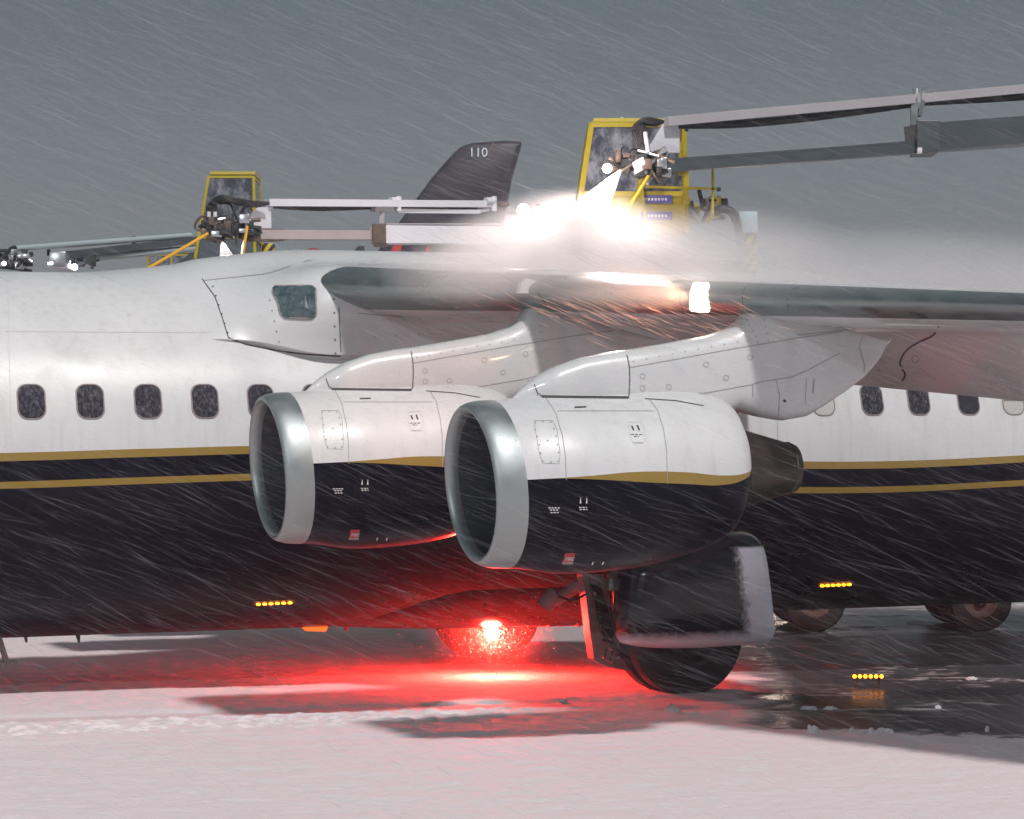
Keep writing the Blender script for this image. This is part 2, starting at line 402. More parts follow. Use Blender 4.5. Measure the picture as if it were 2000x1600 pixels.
# ---- surface marks: rays from the photo's eye point fix where a mark sits on the real surface
bpy.context.view_layer.update()
def bvh_of(o):
    me = o.data; mw = AM @ (Matrix.Translation(o.parent.location) if o.parent not in (None, air) else Matrix.Identity(4)) @ Matrix.Translation(o.location) if o is not air else AM
    return BVHTree.FromPolygons([mw @ v.co for v in me.vertices], [p.vertices[:] for p in me.polygons])
BV = {k: bvh_of(o) for k, o in dict(fus=fus, fair=fairing, nac=eng2, pyl=pyl, wing=wing_near, le=le_near).items()}
def hit(px, py, keys):
    d = Vector(((px-1000)/F, 1, (HY-py)/F)).normalized(); best = None
    for k in keys:
        h = BV[k].ray_cast(CAMW, d)
        if h[0] is not None and (best is None or h[3] < best[3]): best = h
    if best is None: return None, None
    n = best[1]; n = -n if n.dot(d) > 0 else n
    return best[0], n
class Marks:
    def __init__(s, inv): s.bm = bmesh.new(); s.inv = inv; s.n = 0
    def pt(s, px, py, keys, off):
        p, n = hit(px, py, keys)
        return (None, None) if p is None else (s.inv @ (p+n*off), n)
    def line(s, pts, keys, w_=.006, off=.003, step=8, dash=None):
        q = []
        for (a, b), (c, d) in zip(pts, pts[1:]):
            m = max(1, int(math.hypot(c-a, d-b)/step))
            for k in range(m): q.append((a+(c-a)*k/m, b+(d-b)*k/m))
        q.append(pts[-1]); prev = None
        for i, (x, y) in enumerate(q):
            x2, y2 = q[min(i+1, len(q)-1)]; x1_, y1_ = q[max(i-1, 0)]
            L = math.hypot(x2-x1_, y2-y1_) or 1; nx, ny = -(y2-y1_)/L, (x2-x1_)/L
            hp = w_*F/20/2
            a, _ = s.pt(x+nx*hp, y+ny*hp, keys, off); b, _ = s.pt(x-nx*hp, y-ny*hp, keys, off)
            cur = None
            if a is not None and b is not None and (a-b).length < w_*6: cur = (s.bm.verts.new(a), s.bm.verts.new(b))
            if prev and cur and (cur[0].co-prev[0].co).length < .5 and not (dash and i % dash == 0):
                s.bm.faces.new((prev[0], prev[1], cur[1], cur[0]))
            prev = cur
    def fill(s, pts, keys, off=.003, rings=4):
        cx = sum(p[0] for p in pts)/len(pts); cy = sum(p[1] for p in pts)/len(pts)
        c, _ = s.pt(cx, cy, keys, off)
        if c is None: return
        last = None; c = s.bm.verts.new(c)
        for r in range(1, rings+1):
            row = []
            for x, y in pts:
                p, _ = s.pt(cx+(x-cx)*r/rings, cy+(y-cy)*r/rings, keys, off)
                if p is None: return
                row.append(s.bm.verts.new(p))
            n = len(row)
            for i in range(n):
                j = (i+1) % n
                if last: s.bm.faces.new((last[i], last[j], row[j], row[i]))
                else: s.bm.faces.new((c, row[j], row[i]))
            last = row
    def dot(s, px, py, keys, r=1.6, off=.004):
        s.fill([(px+r*math.cos(k*math.pi/4), py+r*math.sin(k*math.pi/4)) for k in range(8)], keys, off, 1)
    def ringm(s, px, py, keys, r=5, w_=.004):
        s.line([(px+r*math.cos(k*math.pi/8), py+r*math.sin(k*math.pi/8)) for k in range(17)], keys, w_, .003, 3)
    def dots(s, a, b, n, keys, r=1.3):
        for k in range(n): s.dot(a[0]+(b[0]-a[0])*k/(n-1), a[1]+(b[1]-a[1])*k/(n-1), keys, r)
    def text(s, txt, px, py, h, keys, off=.006, shear=0, align='CENTER'):
        cu = bpy.data.curves.new('t', 'FONT'); cu.body = txt; cu.size = h; cu.align_x = align; o = bpy.data.objects.new('t', cu); C.objects.link(o)
        me = bpy.data.meshes.new_from_object(o.evaluated_get(bpy.context.evaluated_depsgraph_get()))
        vs = []
        for v in me.vertices:
            p, _ = s.pt(px+v.co.x+v.co.y*shear, py-v.co.y, keys, off); vs.append(s.bm.verts.new(p) if p is not None else None)
        for f in me.polygons:
            q = [vs[i] for i in f.vertices]
            if None not in q and len(set(q)) > 2:
                try: s.bm.faces.new(q)
                except ValueError: pass
        bpy.data.objects.remove(o); bpy.data.meshes.remove(me)
    def done(s, name, m, parent): return obj(name, s.bm, m, parent, smooth=False)
    def merge(s, host, m):
        """gaps, rivets and lettering become part of the host's own mesh"""
        me = host.data; me.materials.append(m); k = len(me.materials)-1
        b2 = bmesh.new(); b2.from_mesh(me); vm = {v: b2.verts.new(v.co) for v in s.bm.verts}
        for f in s.bm.faces:
            g = b2.faces.new([vm[v] for v in f.verts]); g.material_index = k; g.smooth = False
        b2.to_mesh(me); b2.free(); s.bm.free()

EI = (AM @ Matrix.Translation(E2)).inverted()
K = ['nac', 'pyl']
mk = Marks(EI)      # crisp panel gaps on engine and pylon
mk.line([(1058, 775), (1228, 777)], K, .018, .004)
mk.line([(1228, 777), (1230, 740), (1229, 715), (1222, 684)], K, .008)
mk.line([(1037, 734), (1044, 752), (1050, 768), (1060, 775)], K, .008)
mk.line([(1122, 796), (1145, 795)], ['nac'], .012)
mk.line([(1260, 779), (1320, 783), (1374, 793)], K, .007)
mk.fill([(1232, 832), (1236, 841), (1239, 841), (1235, 832)], K, .004, 1); mk.fill([(1243, 831), (1247, 841), (1250, 841), (1246, 831)], K, .004, 1)
for y, a, b in ((849, 1232, 1254), (853, 1238, 1248)): mk.line([(a, y), (b, y)], ['nac'], .006, .003, 2, dash=4)
mk.merge(eng2, M['line'])
mk = Marks(EI)      # faint gaps and fasteners
mk.line([(1066, 778), (1085, 806), (1098, 850), (1104, 890), (1106, 938)], ['nac'], .005)
mk.line([(1268, 779), (1285, 803), (1296, 840), (1302, 880), (1303, 945)], ['nac'], .005)
mk.line([(1088, 803), (1276, 803)], ['nac'], .004)
mk.line([(1230, 718), (1320, 702), (1440, 680), (1490, 672), (1560, 660), (1645, 648)], K, .006)
mk.line([(1365, 770), (1465, 752), (1490, 745), (1545, 737), (1580, 722), (1640, 690)], K, .006)
mk.line([(1470, 750), (1470, 775)], K, .006); mk.line([(1515, 742), (1522, 770), (1520, 822)], K, .006)
mk.line([(1575, 738), (1572, 790)], K, .005); mk.line([(1590, 740), (1587, 768)], K, .01)
mk.line([(1430, 800), (1480, 814), (1525, 822)], K, .01)
mk.dots((1237, 706), (1440, 668), 9, K); mk.dots((1227, 700), (1230, 770), 6, K)
mk.dots((1460, 625), (1480, 668), 5, K); mk.dots((1490, 612), (1500, 665), 5, K)
for p in ((1045, 826), (1060, 824), (1076, 825), (1045, 839), (1082, 838), (1086, 852), (1089, 868), (1091, 884), (1090, 901), (1076, 903), (1060, 901), (1056, 885), (1053, 869), (1049, 853), (1070, 861)): mk.dot(*p, ['nac'], 1.5)
mk.line([(1043, 822), (1080, 822), (1088, 840), (1094, 885), (1092, 906), (1060, 905), (1052, 880), (1043, 822)], ['nac'], .003)
for p in ((1255, 735), (1255, 758), (1306, 756), (1379, 712), (1418, 738), (1465, 698)): mk.ringm(*p, K)
mk.line([(1228, 1000), (1228, 1001)], ['nac'], .004)
mk.merge(eng2, M['line2'])
mk = Marks(EI); mk.dot(1532, 783, K, 3); mk.done('drain_hole', M['line'], eng2)
mk = Marks(EI)
mk.fill([(1134, 970), (1135, 983), (1132, 983)], K, .004, 1); mk.fill([(1146, 970), (1147, 983), (1144, 983)], K, .004, 1)
for y, a, b in ((991, 1131, 1146), (995, 1132, 1147), (992, 1071, 1095), (996, 1074, 1092), (1001, 1075, 1091)): mk.line([(a, y), (b, y)], ['nac'], .008, .004, 2, dash=3)
mk.fill([(1157, 1097), (1160, 1097), (1157, 1103), (1155, 1103)], K, .004, 1); mk.fill([(1177, 1097), (1180, 1097), (1177, 1103), (1175, 1103)], K, .004, 1)
mk.text('FIRE', 1112, 1094, 9.5, ['nac'], shear=.35); mk.text('ACCESS', 1108, 1101, 6, ['nac'], shear=.35)
mk.merge(eng2, M['wtext'])
mk = Marks(EI); mk.line([(1227, 825), (1252, 824), (1260, 840), (1258, 864), (1236, 864), (1228, 845), (1227, 825)], ['nac'], .003); mk.line([(1236, 866), (1257, 866)], ['nac'], .004); mk.merge(eng2, M['line3'])
mk = Marks(EI); mk.fill([(1104, 1080), (1124, 1080), (1117, 1100), (1097, 1100)], ['nac'], .003, 3); mk.done('fire_access_sign', M['redl'], eng2)

def copy_tree(o, parent):
    c = o.copy(); C.objects.link(c); c.parent = parent
    for ch in list(o.children): copy_tree(ch, c)
    return c
e1 = loc(521, 915, 4.0)
eng1 = copy_tree(eng2, air); eng1.location = (e1.x, -4.0, e1.z)
for sgn_e, src in ((4.0, eng1), (6.55, eng2)):      # far wing's engines
    c = copy_tree(src, air); c.location = (src.location.x, sgn_e, src.location.z)

# ---- fuselage and fairing marks
mk = Marks(AI)
mk.line([(395, 545), (420, 580), (434, 620), (446, 660)], ['fair'], .008)
mk.line([(446, 660), (480, 673), (540, 685), (600, 692), (664, 696)], ['fair', 'fus'], .012)
mk.line([(662, 600), (664, 650), (666, 697)], ['fair', 'fus'], .006)
mk.dots((416, 560), (445, 650), 6, ['fair'], 1.6); mk.dots((652, 585), (655, 690), 5, ['fair'], 1.8)
mk.dots((527, 587), (545, 668), 5, ['fair'], 1.4)
mk.merge(fairing, M['line'])
mk = Marks(AI)
mk.line([(400, 548), (520, 535), (600, 510)], ['fair'], .006); mk.line([(600, 508), (640, 520), (664, 545)], ['fair'], .006)
mk.line([(1518, 822), (1520, 890)], ['fus'], .004)
for a, b, n in (((760, 625), (1000, 620), 9), ((690, 660), (860, 652), 5), ((1075, 665), (1240, 640), 8)): mk.dots(a, b, n, ['wing', 'fair'], 1.3)
mk.line([(700, 612), (820, 622), (1000, 628)], ['wing', 'fair'], .008)
mk.line([(1060, 595), (1075, 660)], ['wing'], .006); mk.line([(1260, 640), (1245, 675)], ['wing'], .006)
mk.line([(1555, 655), (1697, 640), (1690, 640), (1678, 678), (1688, 712), (1687, 745)], ['wing', 'pyl'], .006)
mk.merge(fus, M['line2'])
mk = Marks(AI); mk.line([(15, 540), (18, 700), (22, 870)], ['fus'], .004); mk.line([(10, 648), (430, 650)], ['fus'], .004); mk.merge(fus, M['line3'])
mk = Marks(AI)      # curved flap seam on the wing underside
mk.line(arc([(1833, 637, 0), (1822, 655, 0), (1795, 668, 0), (1770, 685, 0), (1758, 710, 0), (1768, 731, 0), (1761, 745, 0)], 6) and [(p.x, p.y) for p in arc([(1833, 637, 0), (1822, 655, 0), (1795, 668, 0), (1770, 685, 0), (1758, 710, 0), (1768, 731, 0), (1761, 745, 0)], 6)], ['wing'], .016)
mk.ringm(1788, 701, ['wing'], 7)
mk.line([(1330, 560), (1328, 590), (1335, 608)], ['le'], .01); mk.line([(1452, 600), (1450, 575), (1460, 552), (1480, 545)], ['le'], .006)
mk.line([(1540, 606), (1538, 585), (1550, 565), (1570, 558)], ['le'], .005)
mk.line([(1060, 552), (1052, 572), (1068, 598)], ['le'], .008)
mk.merge(wing_near, M['line'])
mk = Marks(AI)
mk.fill([(533, 565), (537, 562), (575, 561), (605, 560), (614, 562), (617, 568), (617, 612), (614, 619), (608, 622), (560, 621), (552, 619), (547, 608), (544, 592), (536, 578)], ['fair'], .02, 6)
mk.done('inspection_window', M['sqpane'], air)
mk = Marks(AI)
mk.line([(538, 561), (609, 560), (617, 566), (618, 613), (609, 622), (556, 621), (548, 612), (543, 590), (533, 570), (538, 561)], ['fair'], .012, .018, 4)
mk.done('inspection_window_rim', M['wframe'], air)
# snow and ice still clinging to the fuselage crown
# landing light in the leading edge
mk = Marks(AI)
mk.fill([(1354, 558), (1358, 555), (1383, 555), (1386, 560), (1383, 575), (1384, 590), (1387, 604), (1384, 608), (1352, 606), (1348, 602), (1348, 588), (1350, 572)], ['le'], .012, 3)
M['land'] = mat('landing_light', (1, .9, .8), .3, emit=(1, .80, .58), es=9)
mk.done('landing_light', M['land'], air)

bm = bmesh.new(); q = hit(1028, 558, ['le'])[0]; q = AI @ q
prism(bm, [q+Vector(p) for p in ((-.09, -.05, -.07), (.10, -.05, -.07), (.07, -.05, .04), (-.02, -.05, .06), (-.06, -.05, .02))], (0, .08, 0)); obj('slat_bracket', bm, M['white'], air, smooth=False)
# cabin windows, each a rim with a pane
zs = .472
slist = [-.241-.537*k for k in range(5, -1, -1)]+[.296+.537*k for k in range(15)]+[8.358, 8.924, 9.47, 10.06, 10.60, 11.14, 11.68]
for i, s0 in enumerate(slist):
    if i > 20 and s0 < 8.3: continue
    for side in (-1, 1):
        def rr(hw, hh, r, off, n=6):
            pts = []
            for cx, cz, a0 in ((hw-r, hh-r, 0), (-(hw-r), hh-r, 90), (-(hw-r), -(hh-r), 180), (hw-r, -(hh-r), 270)):
                for k in range(n+1):
                    a = R_(a0+90*k/n); pts.append((cx+r*math.cos(a), cz+r*math.sin(a)))
            ph0 = math.asin(zs/RF)
            return [Vector((s0+u, side*(RF+off)*math.cos(ph0+v/RF), (RF+off)*math.sin(ph0+v/RF))) for u, v in pts]
        bm = bmesh.new(); loft(bm, [rr(.132, .172, .095, .001), rr(.130, .170, .095, .007), rr(.120, .160, .088, .008), rr(.117, .157, .086, .001)], caps=False)
        fr = obj('window', bm, M['wframe'], air)
        bm = bmesh.new(); 
        rs_ = [rr(.119*q, .159*q, .087*q, .0045) for q in (1, .8, .6, .4, .2, .05)]
        loft(bm, rs_, caps=False); bm.faces.new([bm.verts.new(p) for p in rs_[-1]])
        kind = M['pane']
        if abs(s0-8.358) < .01 or abs(s0-10.60) < .01: kind = M['shade']
        elif s0 in (10.06,): kind = M['pane_clear']
        obj('pane', bm, kind, fr, smooth=False)
        if abs(s0-10.60) < .01 and side < 0:
            bm = bmesh.new(); box(bm, (s0-.11, -1.742, zs-.012), (s0+.11, -1.728, zs+.006)); obj('blind_handle', bm, M['wframe'], fr)

# ---- beacons, antennas, belly details
def loc_obj(name, bm, m, parent=air): return obj(name, bm, m, parent)
BC = loc(962, 1237, 0)
bm = bmesh.new(); bmesh.ops.create_uvsphere(bm, u_segments=20, v_segments=12, radius=.075)
for v in bm.verts: v.co = BC+v.co
M['beacon'] = mat('red_beacon', (.8, .02, .01), .3, emit=(1, .16, .05), es=60)
bcn = obj('beacon_light', bm, M['beacon'], air)
bm = bmesh.new(); tube(bm, [BC+Vector((0, 0, .28)), BC+Vector((0, 0, .07))], [.09, .08], 16); obj('beacon_base', bm, M['dark'], air)
BW = AM @ BC
bm = bmesh.new(); bmesh.ops.create_uvsphere(bm, u_segments=16, v_segments=10, radius=.06)
tb = loc(612, 494, 0)
for v in bm.verts: v.co = tb+Vector((v.co.x*1.6, v.co.y*1.6, v.co.z*.8))
obj('top_beacon', bm, mat('unlit_red_beacon', (.30, .01, .03), .3), air)
for px, py, h, w_ in ((150, 1240, .075, .035), (48, 1246, .045, .03), (672, 1222, .06, .04), (695, 490, .05, .10)):
    p = loc(px, py, 0); bm = bmesh.new(); sg = 1 if py < 600 else -1
    prism(bm, [p+Vector((-w_, -.01, -sg*.08)), p+Vector((w_, -.01, -sg*.08)), p+Vector((w_*.9, -.006, sg*h)), p+Vector((w_*.3, -.006, sg*h))], (0, .02, 0))
    obj('blade_antenna', bm, M['dark'] if px != 672 else M['redl'], air, smooth=False)
p0, p1 = loc(-4, 1240, .3), loc(14, 1297, .3)
bm = bmesh.new(); bar(bm, p0, p1, .07, .05); bar(bm, p1+Vector((-.06, 0, .012)), p1+Vector((.10, 0, .012)), .08, .025); obj('support_strut', bm, M['strut'], air, smooth=False)
p0 = loc(590, 1222, .15); p1 = loc(642, 1222, .15)
bm = bmesh.new(); prism(bm, [p0, p1, p1+Vector((-.03, 0, -.06)), p0+Vector((.06, 0, -.06))], (0, .12, 0)); obj('belly_light_lens', bm, mat('orange_lens', (.7, .16, .02), .4, emit=(1, .16, .01), es=1.2), air, smooth=False)

# amber marker-light reflections on the hull, drawn as glowing dots
def reflected_leds(px0, px1, py, t, parent, key):
    lamp_h = None
    for k in range(6):
        x = px0+(px1-px0)*(k+.5)/6; mk = Marks(AI)
        mk.fill([(x+4.6*math.cos(a*math.pi/6), py-(x-px0)*.05+2.6*math.sin(a*math.pi/6)) for a in range(12)], [key], .018, 1)
        mk.done('amber_light', M['amber'], lamp_h) if False else None
        yield mk.bm, x
for px0, px1, py in ((498, 572, 1178), (1600, 1663, 1142)):
    mk = Marks(AI); mk.fill([(px0-3, py-4), (px1+3, py-8), (px1+3, py+1), (px0-3, py+5)], ['fus'], .006, 2); hs = mk.done('reflected_marker_bar', M['ambh'], air)
    for b_, x in reflected_leds(px0, px1, py, 0, air, 'fus'): obj('amber_light', b_, M['amber'], hs, smooth=False)

# ---- main gear: tyres, rims, leg, brace, door
def wheel(parent, c, r, wd, ax=Vector((0, 1, 0)), rim=M['silver']):
    n = 48; prof = [(-.47, .52), (-.5, .80), (-.46, .93), (-.34, .99), (-.12, 1.0), (.12, 1.0), (.34, .99), (.46, .93), (.5, .80), (.47, .52)]
    u = Vector((1, 0, 0)); v = ax.cross(u).normalized()
    bm = bmesh.new(); loft(bm, [[c+ax*wd*q+(u*math.cos(2*math.pi*k/n)+v*math.sin(2*math.pi*k/n))*r*rr_ for k in range(n)] for q, rr_ in prof], caps=False)
    ty = obj('tyre', bm, M['tyre'], parent)
    bm = bmesh.new(); prof = [(-.46, .02), (-.46, .12), (-.40, .16), (-.25, .24), (-.25, .36), (-.48, .46), (-.49, .53), (.49, .53), (.48, .46), (.25, .36), (.25, .24), (.46, .12), (.46, .02)]
    loft(bm, [[c+ax*wd*q+(u*math.cos(2*math.pi*k/n)+v*math.sin(2*math.pi*k/n))*r*rr_ for k in range(n)] for q, rr_ in prof], caps=False)
    obj('rim', bm, rim, parent)
def gear(t0, s0, sgn):
    g = empty('main_gear'); g.parent = air
    gz = -(AM @ Vector((s0, 0, 0))).z + .57
    for dt in (-.17, .17): wheel(g, Vector((s0, -t0+dt, gz)), .575, .27, rim=M['dark'])
    bm = bmesh.new(); tube(bm, [Vector((s0, -t0-.30, gz)), Vector((s0, -t0+.30, gz))], .07, 16); obj('axle', bm, M['strut'], g)
    return g, gz
g1, gz1 = gear(2.36, 6.42, -1)
g2, gz2 = gear(-2.36, 6.10, 1)
tt = 2.0
def LP(px, py, t=tt): return loc(px, py, t)
bm = bmesh.new()
leg = [(1138, 1122), (1178, 1122), (1190, 1170), (1205, 1235), (1222, 1290), (1235, 1312), (1180, 1300), (1160, 1288), (1153, 1240), (1146, 1180)]
prism(bm, [LP(*p, 2.25) for p in leg], (0, .16, 0)); obj('trailing_arm', bm, M['strut'], g1, smooth=False)
bm = bmesh.new(); tube(bm, [LP(1195, 1120, 2.3), LP(1222, 1170, 2.3), LP(1240, 1235, 2.3)], .055, 14); obj('shock_strut', bm, M['strut'], g1)
bm = bmesh.new(); tube(bm, [LP(1140, 1138, 1.9), LP(1085, 1172, 1.8)], .06, 12); tube(bm, [LP(1086, 1158, 1.8), LP(1062, 1186, 1.75)], .085, 12); obj('side_brace', bm, M['strut'], g1)
bm = bmesh.new(); tube(bm, [LP(1186, 1262, 2.45), LP(1180, 1285, 2.45), LP(1192, 1292, 2.45), LP(1196, 1270, 2.45), LP(1186, 1262, 2.45)], .022, 8); obj('tow_eye', bm, M['strut'], g1)
bm = bmesh.new()
for a, b, r in (((1205, 1150), (1212, 1290), .045), ((1160, 1140), (1205, 1235), .02), ((1215, 1180), (1235, 1300), .06), ((1200, 1240), (1260, 1265), .05)): tube(bm, [LP(*a, 2.15), LP(*b, 2.15)], r, 10)
obj('gear_linkage', bm, M['dark'], g1)
bm = bmesh.new(); q = LP(1190, 1132, 2.5); box(bm, q+Vector((-.02, -.05, -.10)), q+Vector((.16, .05, .01)), .01); obj('hinge_bracket', bm, M['metal'], g1)
bm = bmesh.new(); prism(bm, [LP(*p, 2.262) for p in [(1152, 1140), (1172, 1140), (1186, 1185), (1200, 1238), (1192, 1250), (1172, 1215), (1160, 1180)]], (0, .01, 0)); obj('arm_recess_shade', bm, M['black'], g1, smooth=False)  # flat black patch painting the shade inside the arm's hollow
for pts in ([(1150, 1130), (1162, 1180), (1176, 1235), (1198, 1262)], [(1200, 1128), (1192, 1180), (1206, 1230), (1226, 1280)], [(1090, 1165), (1118, 1172), (1146, 1160)], [(1176, 1250), (1196, 1256), (1212, 1276), (1240, 1290)]):
    bm = bmesh.new(); tube(bm, arc([LP(*p, 2.30) for p in pts]), .012, 8); obj('brake_hose', bm, M['black'], g1)
bm = bmesh.new()
for q in ((1158, 1160), (1170, 1205), (1188, 1250), (1205, 1285)): p = LP(*q, 2.275); tube(bm, [p, p+Vector((0, -.03, 0))], .022, 8)
obj('bolt_heads', bm, M['silver'], g1)
# mirrored leg for the far gear
bm = bmesh.new(); c = Vector((6.10, 2.36, gz2))
prism(bm, [c+Vector(p) for p in ((-.75, -.30, .95), (-.5, -.3, .95), (.1, -.3, .05), (-.05, -.3, -.1), (-.35, -.3, .1))], (0, .14, 0)); obj('trailing_arm', bm, M['strut'], g2, smooth=False)
bm = bmesh.new()
for k in range(2): tube(bm, [c+Vector((-.62+.22*k, -.55, .17)), c+Vector((-.62+.22*k, -.35, .17))], .13, 20)
tube(bm, [c+Vector((-.78, -.45, .17)), c+Vector((-.1, -.45, .17))], .11, 16); obj('brake_unit', bm, M['strut'], g2)
bm = bmesh.new(); tube(bm, [loc(1035, 1214, .2), loc(1155, 1213, .2)], .018, 8); tube(bm, [loc(1030, 1222, .2), loc(1155, 1219, .2)], .016, 8)
for x in (1072, 1128): tube(bm, [loc(x, 1210, .2), loc(x, 1224, .2)], .03, 8)
obj('belly_rail', bm, M['strut'], air)
# gear door: thick rounded shell hanging outboard of the wheels, crusted with snow on its rear and lower edge
out = arc([Vector((*p, 0)) for p in [(1222, 1110), (1250, 1090), (1300, 1072), (1360, 1050), (1410, 1037), (1450, 1036), (1476, 1048), (1490, 1080), (1499, 1140), (1507, 1215), (1506, 1243), (1490, 1257), (1420, 1263), (1320, 1267), (1240, 1262), (1216, 1245), (1212, 1180), (1222, 1110)]], 5)[:-1]
poly = [loc(p.x, p.y, 2.78) for p in out]
cen = sum(poly, Vector())/len(poly)
bm = bmesh.new(); rings = []
for u, sc_ in ((.30, .80), (.24, .97), (.14, 1.0), (.04, 1.0), (-.05, .985), (-.13, .95), (-.19, .89), (-.235, .78), (-.26, .6), (-.27, .3)):
    rings.append([cen+(p-cen)*sc_+Vector((0, u+.0, 0)) for p in poly])
loft(bm, rings)
m, n, b = newmat('door_paint_with_snow'); N = n.nodes; L = n.links
t_ = N.new('ShaderNodeTexCoord'); s_ = N.new('ShaderNodeSeparateXYZ'); L.new(t_.outputs['Object'], s_.inputs[0])
nz = N.new('ShaderNodeTexNoise'); nz.inputs['Scale'].default_value = 14; nz.inputs['Detail'].default_value = 10; nz.inputs['Roughness'].default_value = .85; L.new(t_.outputs['Object'], nz.inputs['Vector'])
xa = loc(1446, 1150, 3.0).x; za = loc(1400, 1232, 3.05).z; ztop = loc(1480, 1066, 3.0).z
def mth(op, a, b_=None):
    q = N.new('ShaderNodeMath'); q.operation = op
    for i, v in enumerate((a, b_)):
        if v is None: continue
        if isinstance(v, (int, float)): q.inputs[i].default_value = v
        else: L.new(v, q.inputs[i])
    return q.outputs[0]
nn = mth('MULTIPLY', mth('SUBTRACT', nz.outputs[0], .5), .34)
fx = mth('SUBTRACT', mth('ADD', s_.outputs['X'], nn), xa)
lean = mth('MULTIPLY', mth('SUBTRACT', s_.outputs['Z'], za), .13); fx = mth('ADD', fx, lean)
fz = mth('SUBTRACT', za, mth('ADD', s_.outputs['Z'], mth('MULTIPLY', nn, .35)))
fsnow = mth('MULTIPLY', mth('MAXIMUM', fx, fz), 11)
topc = mth('MULTIPLY', mth('SUBTRACT', ztop, s_.outputs['Z']), 40)
cl = N.new('ShaderNodeClamp'); L.new(mth('MINIMUM', fsnow, topc), cl.inputs[0])
mx = N.new('ShaderNodeMix'); mx.data_type = 'RGBA'; mx.inputs[6].default_value = (*NAVY, 1); mx.inputs[7].default_value = (.82, .84, .92, 1); L.new(cl.outputs[0], mx.inputs[0]); L.new(mx.outputs[2], b.inputs['Base Color'])
mr = N.new('ShaderNodeMapRange'); b.inputs['Specular IOR Level'].default_value = .4; b.inputs['Coat Weight'].default_value = .3; mr.inputs[3].default_value = .22; mr.inputs[4].default_value = .95; L.new(cl.outputs[0], mr.inputs[0]); L.new(mr.outputs[0], b.inputs['Roughness'])
bp = N.new('ShaderNodeBump'); bp.inputs['Distance'].default_value = .012; bp.inputs['Strength'].default_value = .8; L.new(cl.outputs[0], bp.inputs['Height']); L.new(bp.outputs[0], b.inputs['Normal'])
gd = obj('gear_door', bm, m, g1)

# ================================================================= DE-ICING TRUCKS
def world_obj(name, bm, m, parent, smooth=True): return obj(name, bm, m, parent, smooth)
def quad(bm, pts, off): prism(bm, pts, off)
def cabin(parent, X, Y, Z, W, H, D, lean=.12, stickers=False, k=.36, post=True, low='yellow'):
    """operator cabin: X,Y,Z = lower left front corner in the world; lean = how far the left posts tilt"""
    c = empty('operator_cab'); c.parent = parent
    lo = [Vector((X, Y, Z)), Vector((X+W, Y, Z)), Vector((X+W, Y+D, Z)), Vector((X, Y+D, Z))]
    hi = [Vector((X+lean, Y+.04, Z+H)), Vector((X+W-.02, Y+.04, Z+H)), Vector((X+W-.02, Y+D-.04, Z+H)), Vector((X+lean, Y+D-.04, Z+H))]
    mid = [a.lerp(b, k) for a, b in zip(lo, hi)]
    bm = bmesh.new(); b_ = .033*W
    for a, b in zip(lo, hi): bar(bm, a, b, b_*1.5)
    for r_ in (hi, mid):
        for i in range(4): bar(bm, r_[i], r_[(i+1) % 4], b_*1.3)
    if post:
        a, b = mid[0].lerp(mid[1], .56), hi[0].lerp(hi[1], .56); bar(bm, a, b, b_*1.2)
    obj('cab_frame', bm, M['yellow'], c, smooth=False)
    bm = bmesh.new(); loft(bm, [[v for v in lo], [v+Vector((0, 0, -.01)) for v in mid]]); obj('lower_panel', bm, M[low], c, smooth=False)
    bm = bmesh.new(); loft(bm, [[v+Vector((.02, -.01, .03)) for v in hi], [v+Vector((.03, 0, .07)) for v in hi]]); obj('cab_roof', bm, M['yellow'], c, smooth=False)
    ctr = sum(lo, Vector())/4
    for i in range(4):
        a, b, d, e_ = mid[i], mid[(i+1) % 4], hi[(i+1) % 4], hi[i]
        cc = (a+b+d+e_)/4; bm = bmesh.new()
        n_ = (b-a).cross(e_-a).normalized()*.01
        q = [cc+(p-cc)*.95 for p in (a, b, d, e_)]
        prism(bm, q, n_); obj('cab_window', bm, M['cabglass'], c, smooth=False)
    bm = bmesh.new(); q = Vector((X+W*.42, Y+D*.35, Z+H*.30)); box(bm, q, q+Vector((W*.30, D*.3, H*.35)), .03); obj('seat', bm, M['black'], c)
    if stickers:
        for dz in (.30, .13):
            bm = bmesh.new(); box(bm, (X+W*.60, Y-.03, Z+dz), (X+W*.88, Y-.022, Z+dz+.085)); st = obj('sticker', bm, M['blue'], c, smooth=False)
            bm = bmesh.new()
            for j in range(7): box(bm, (X+W*.63+j*.035, Y-.034, Z+dz+.03), (X+W*.63+j*.035+.022, Y-.031, Z+dz+.055))
            obj('sticker_lettering', bm, M['wtext'], st, smooth=False)
    return c
def chassis(t, X0, X1, Y, wheels, H=1.1, body='yellow'):
    D = 2.4
    bm = bmesh.new(); box(bm, (X0, Y+.2, .75), (X1, Y+D-.2, 1.0), .03); obj('chassis', bm, M['dark'], t, smooth=False)
    bm = bmesh.new(); box(bm, (X0+1.7, Y, 1.0), (X1, Y+D, 2.45), .08); obj('fluid_tank', bm, M[body], t)
    bm = bmesh.new(); loft(bm, [[(X0, Y, .6), (X0+1.55, Y, .6), (X0+1.55, Y, 2.5), (X0+.35, Y, 2.5), (X0, Y, 1.6)], [(X0, Y+D, .6), (X0+1.55, Y+D, .6), (X0+1.55, Y+D, 2.5), (X0+.35, Y+D, 2.5), (X0, Y+D, 1.6)]]); dc = obj('driver_cab', bm, M[body], t, smooth=False)
    bm = bmesh.new(); box(bm, (X0+.5, Y-.012, 1.6), (X0+1.35, Y-.002, 2.3)); obj('side_window', bm, M['cabglass'], dc, smooth=False)
    for wx in wheels:
        for yy in (Y+.2, Y+D-.2):
            wh = empty('wheel'); wh.parent = t; fixp(wh, t); wheel(wh, Vector((wx, yy, .43)), .43, .30, rim=M['brown'])
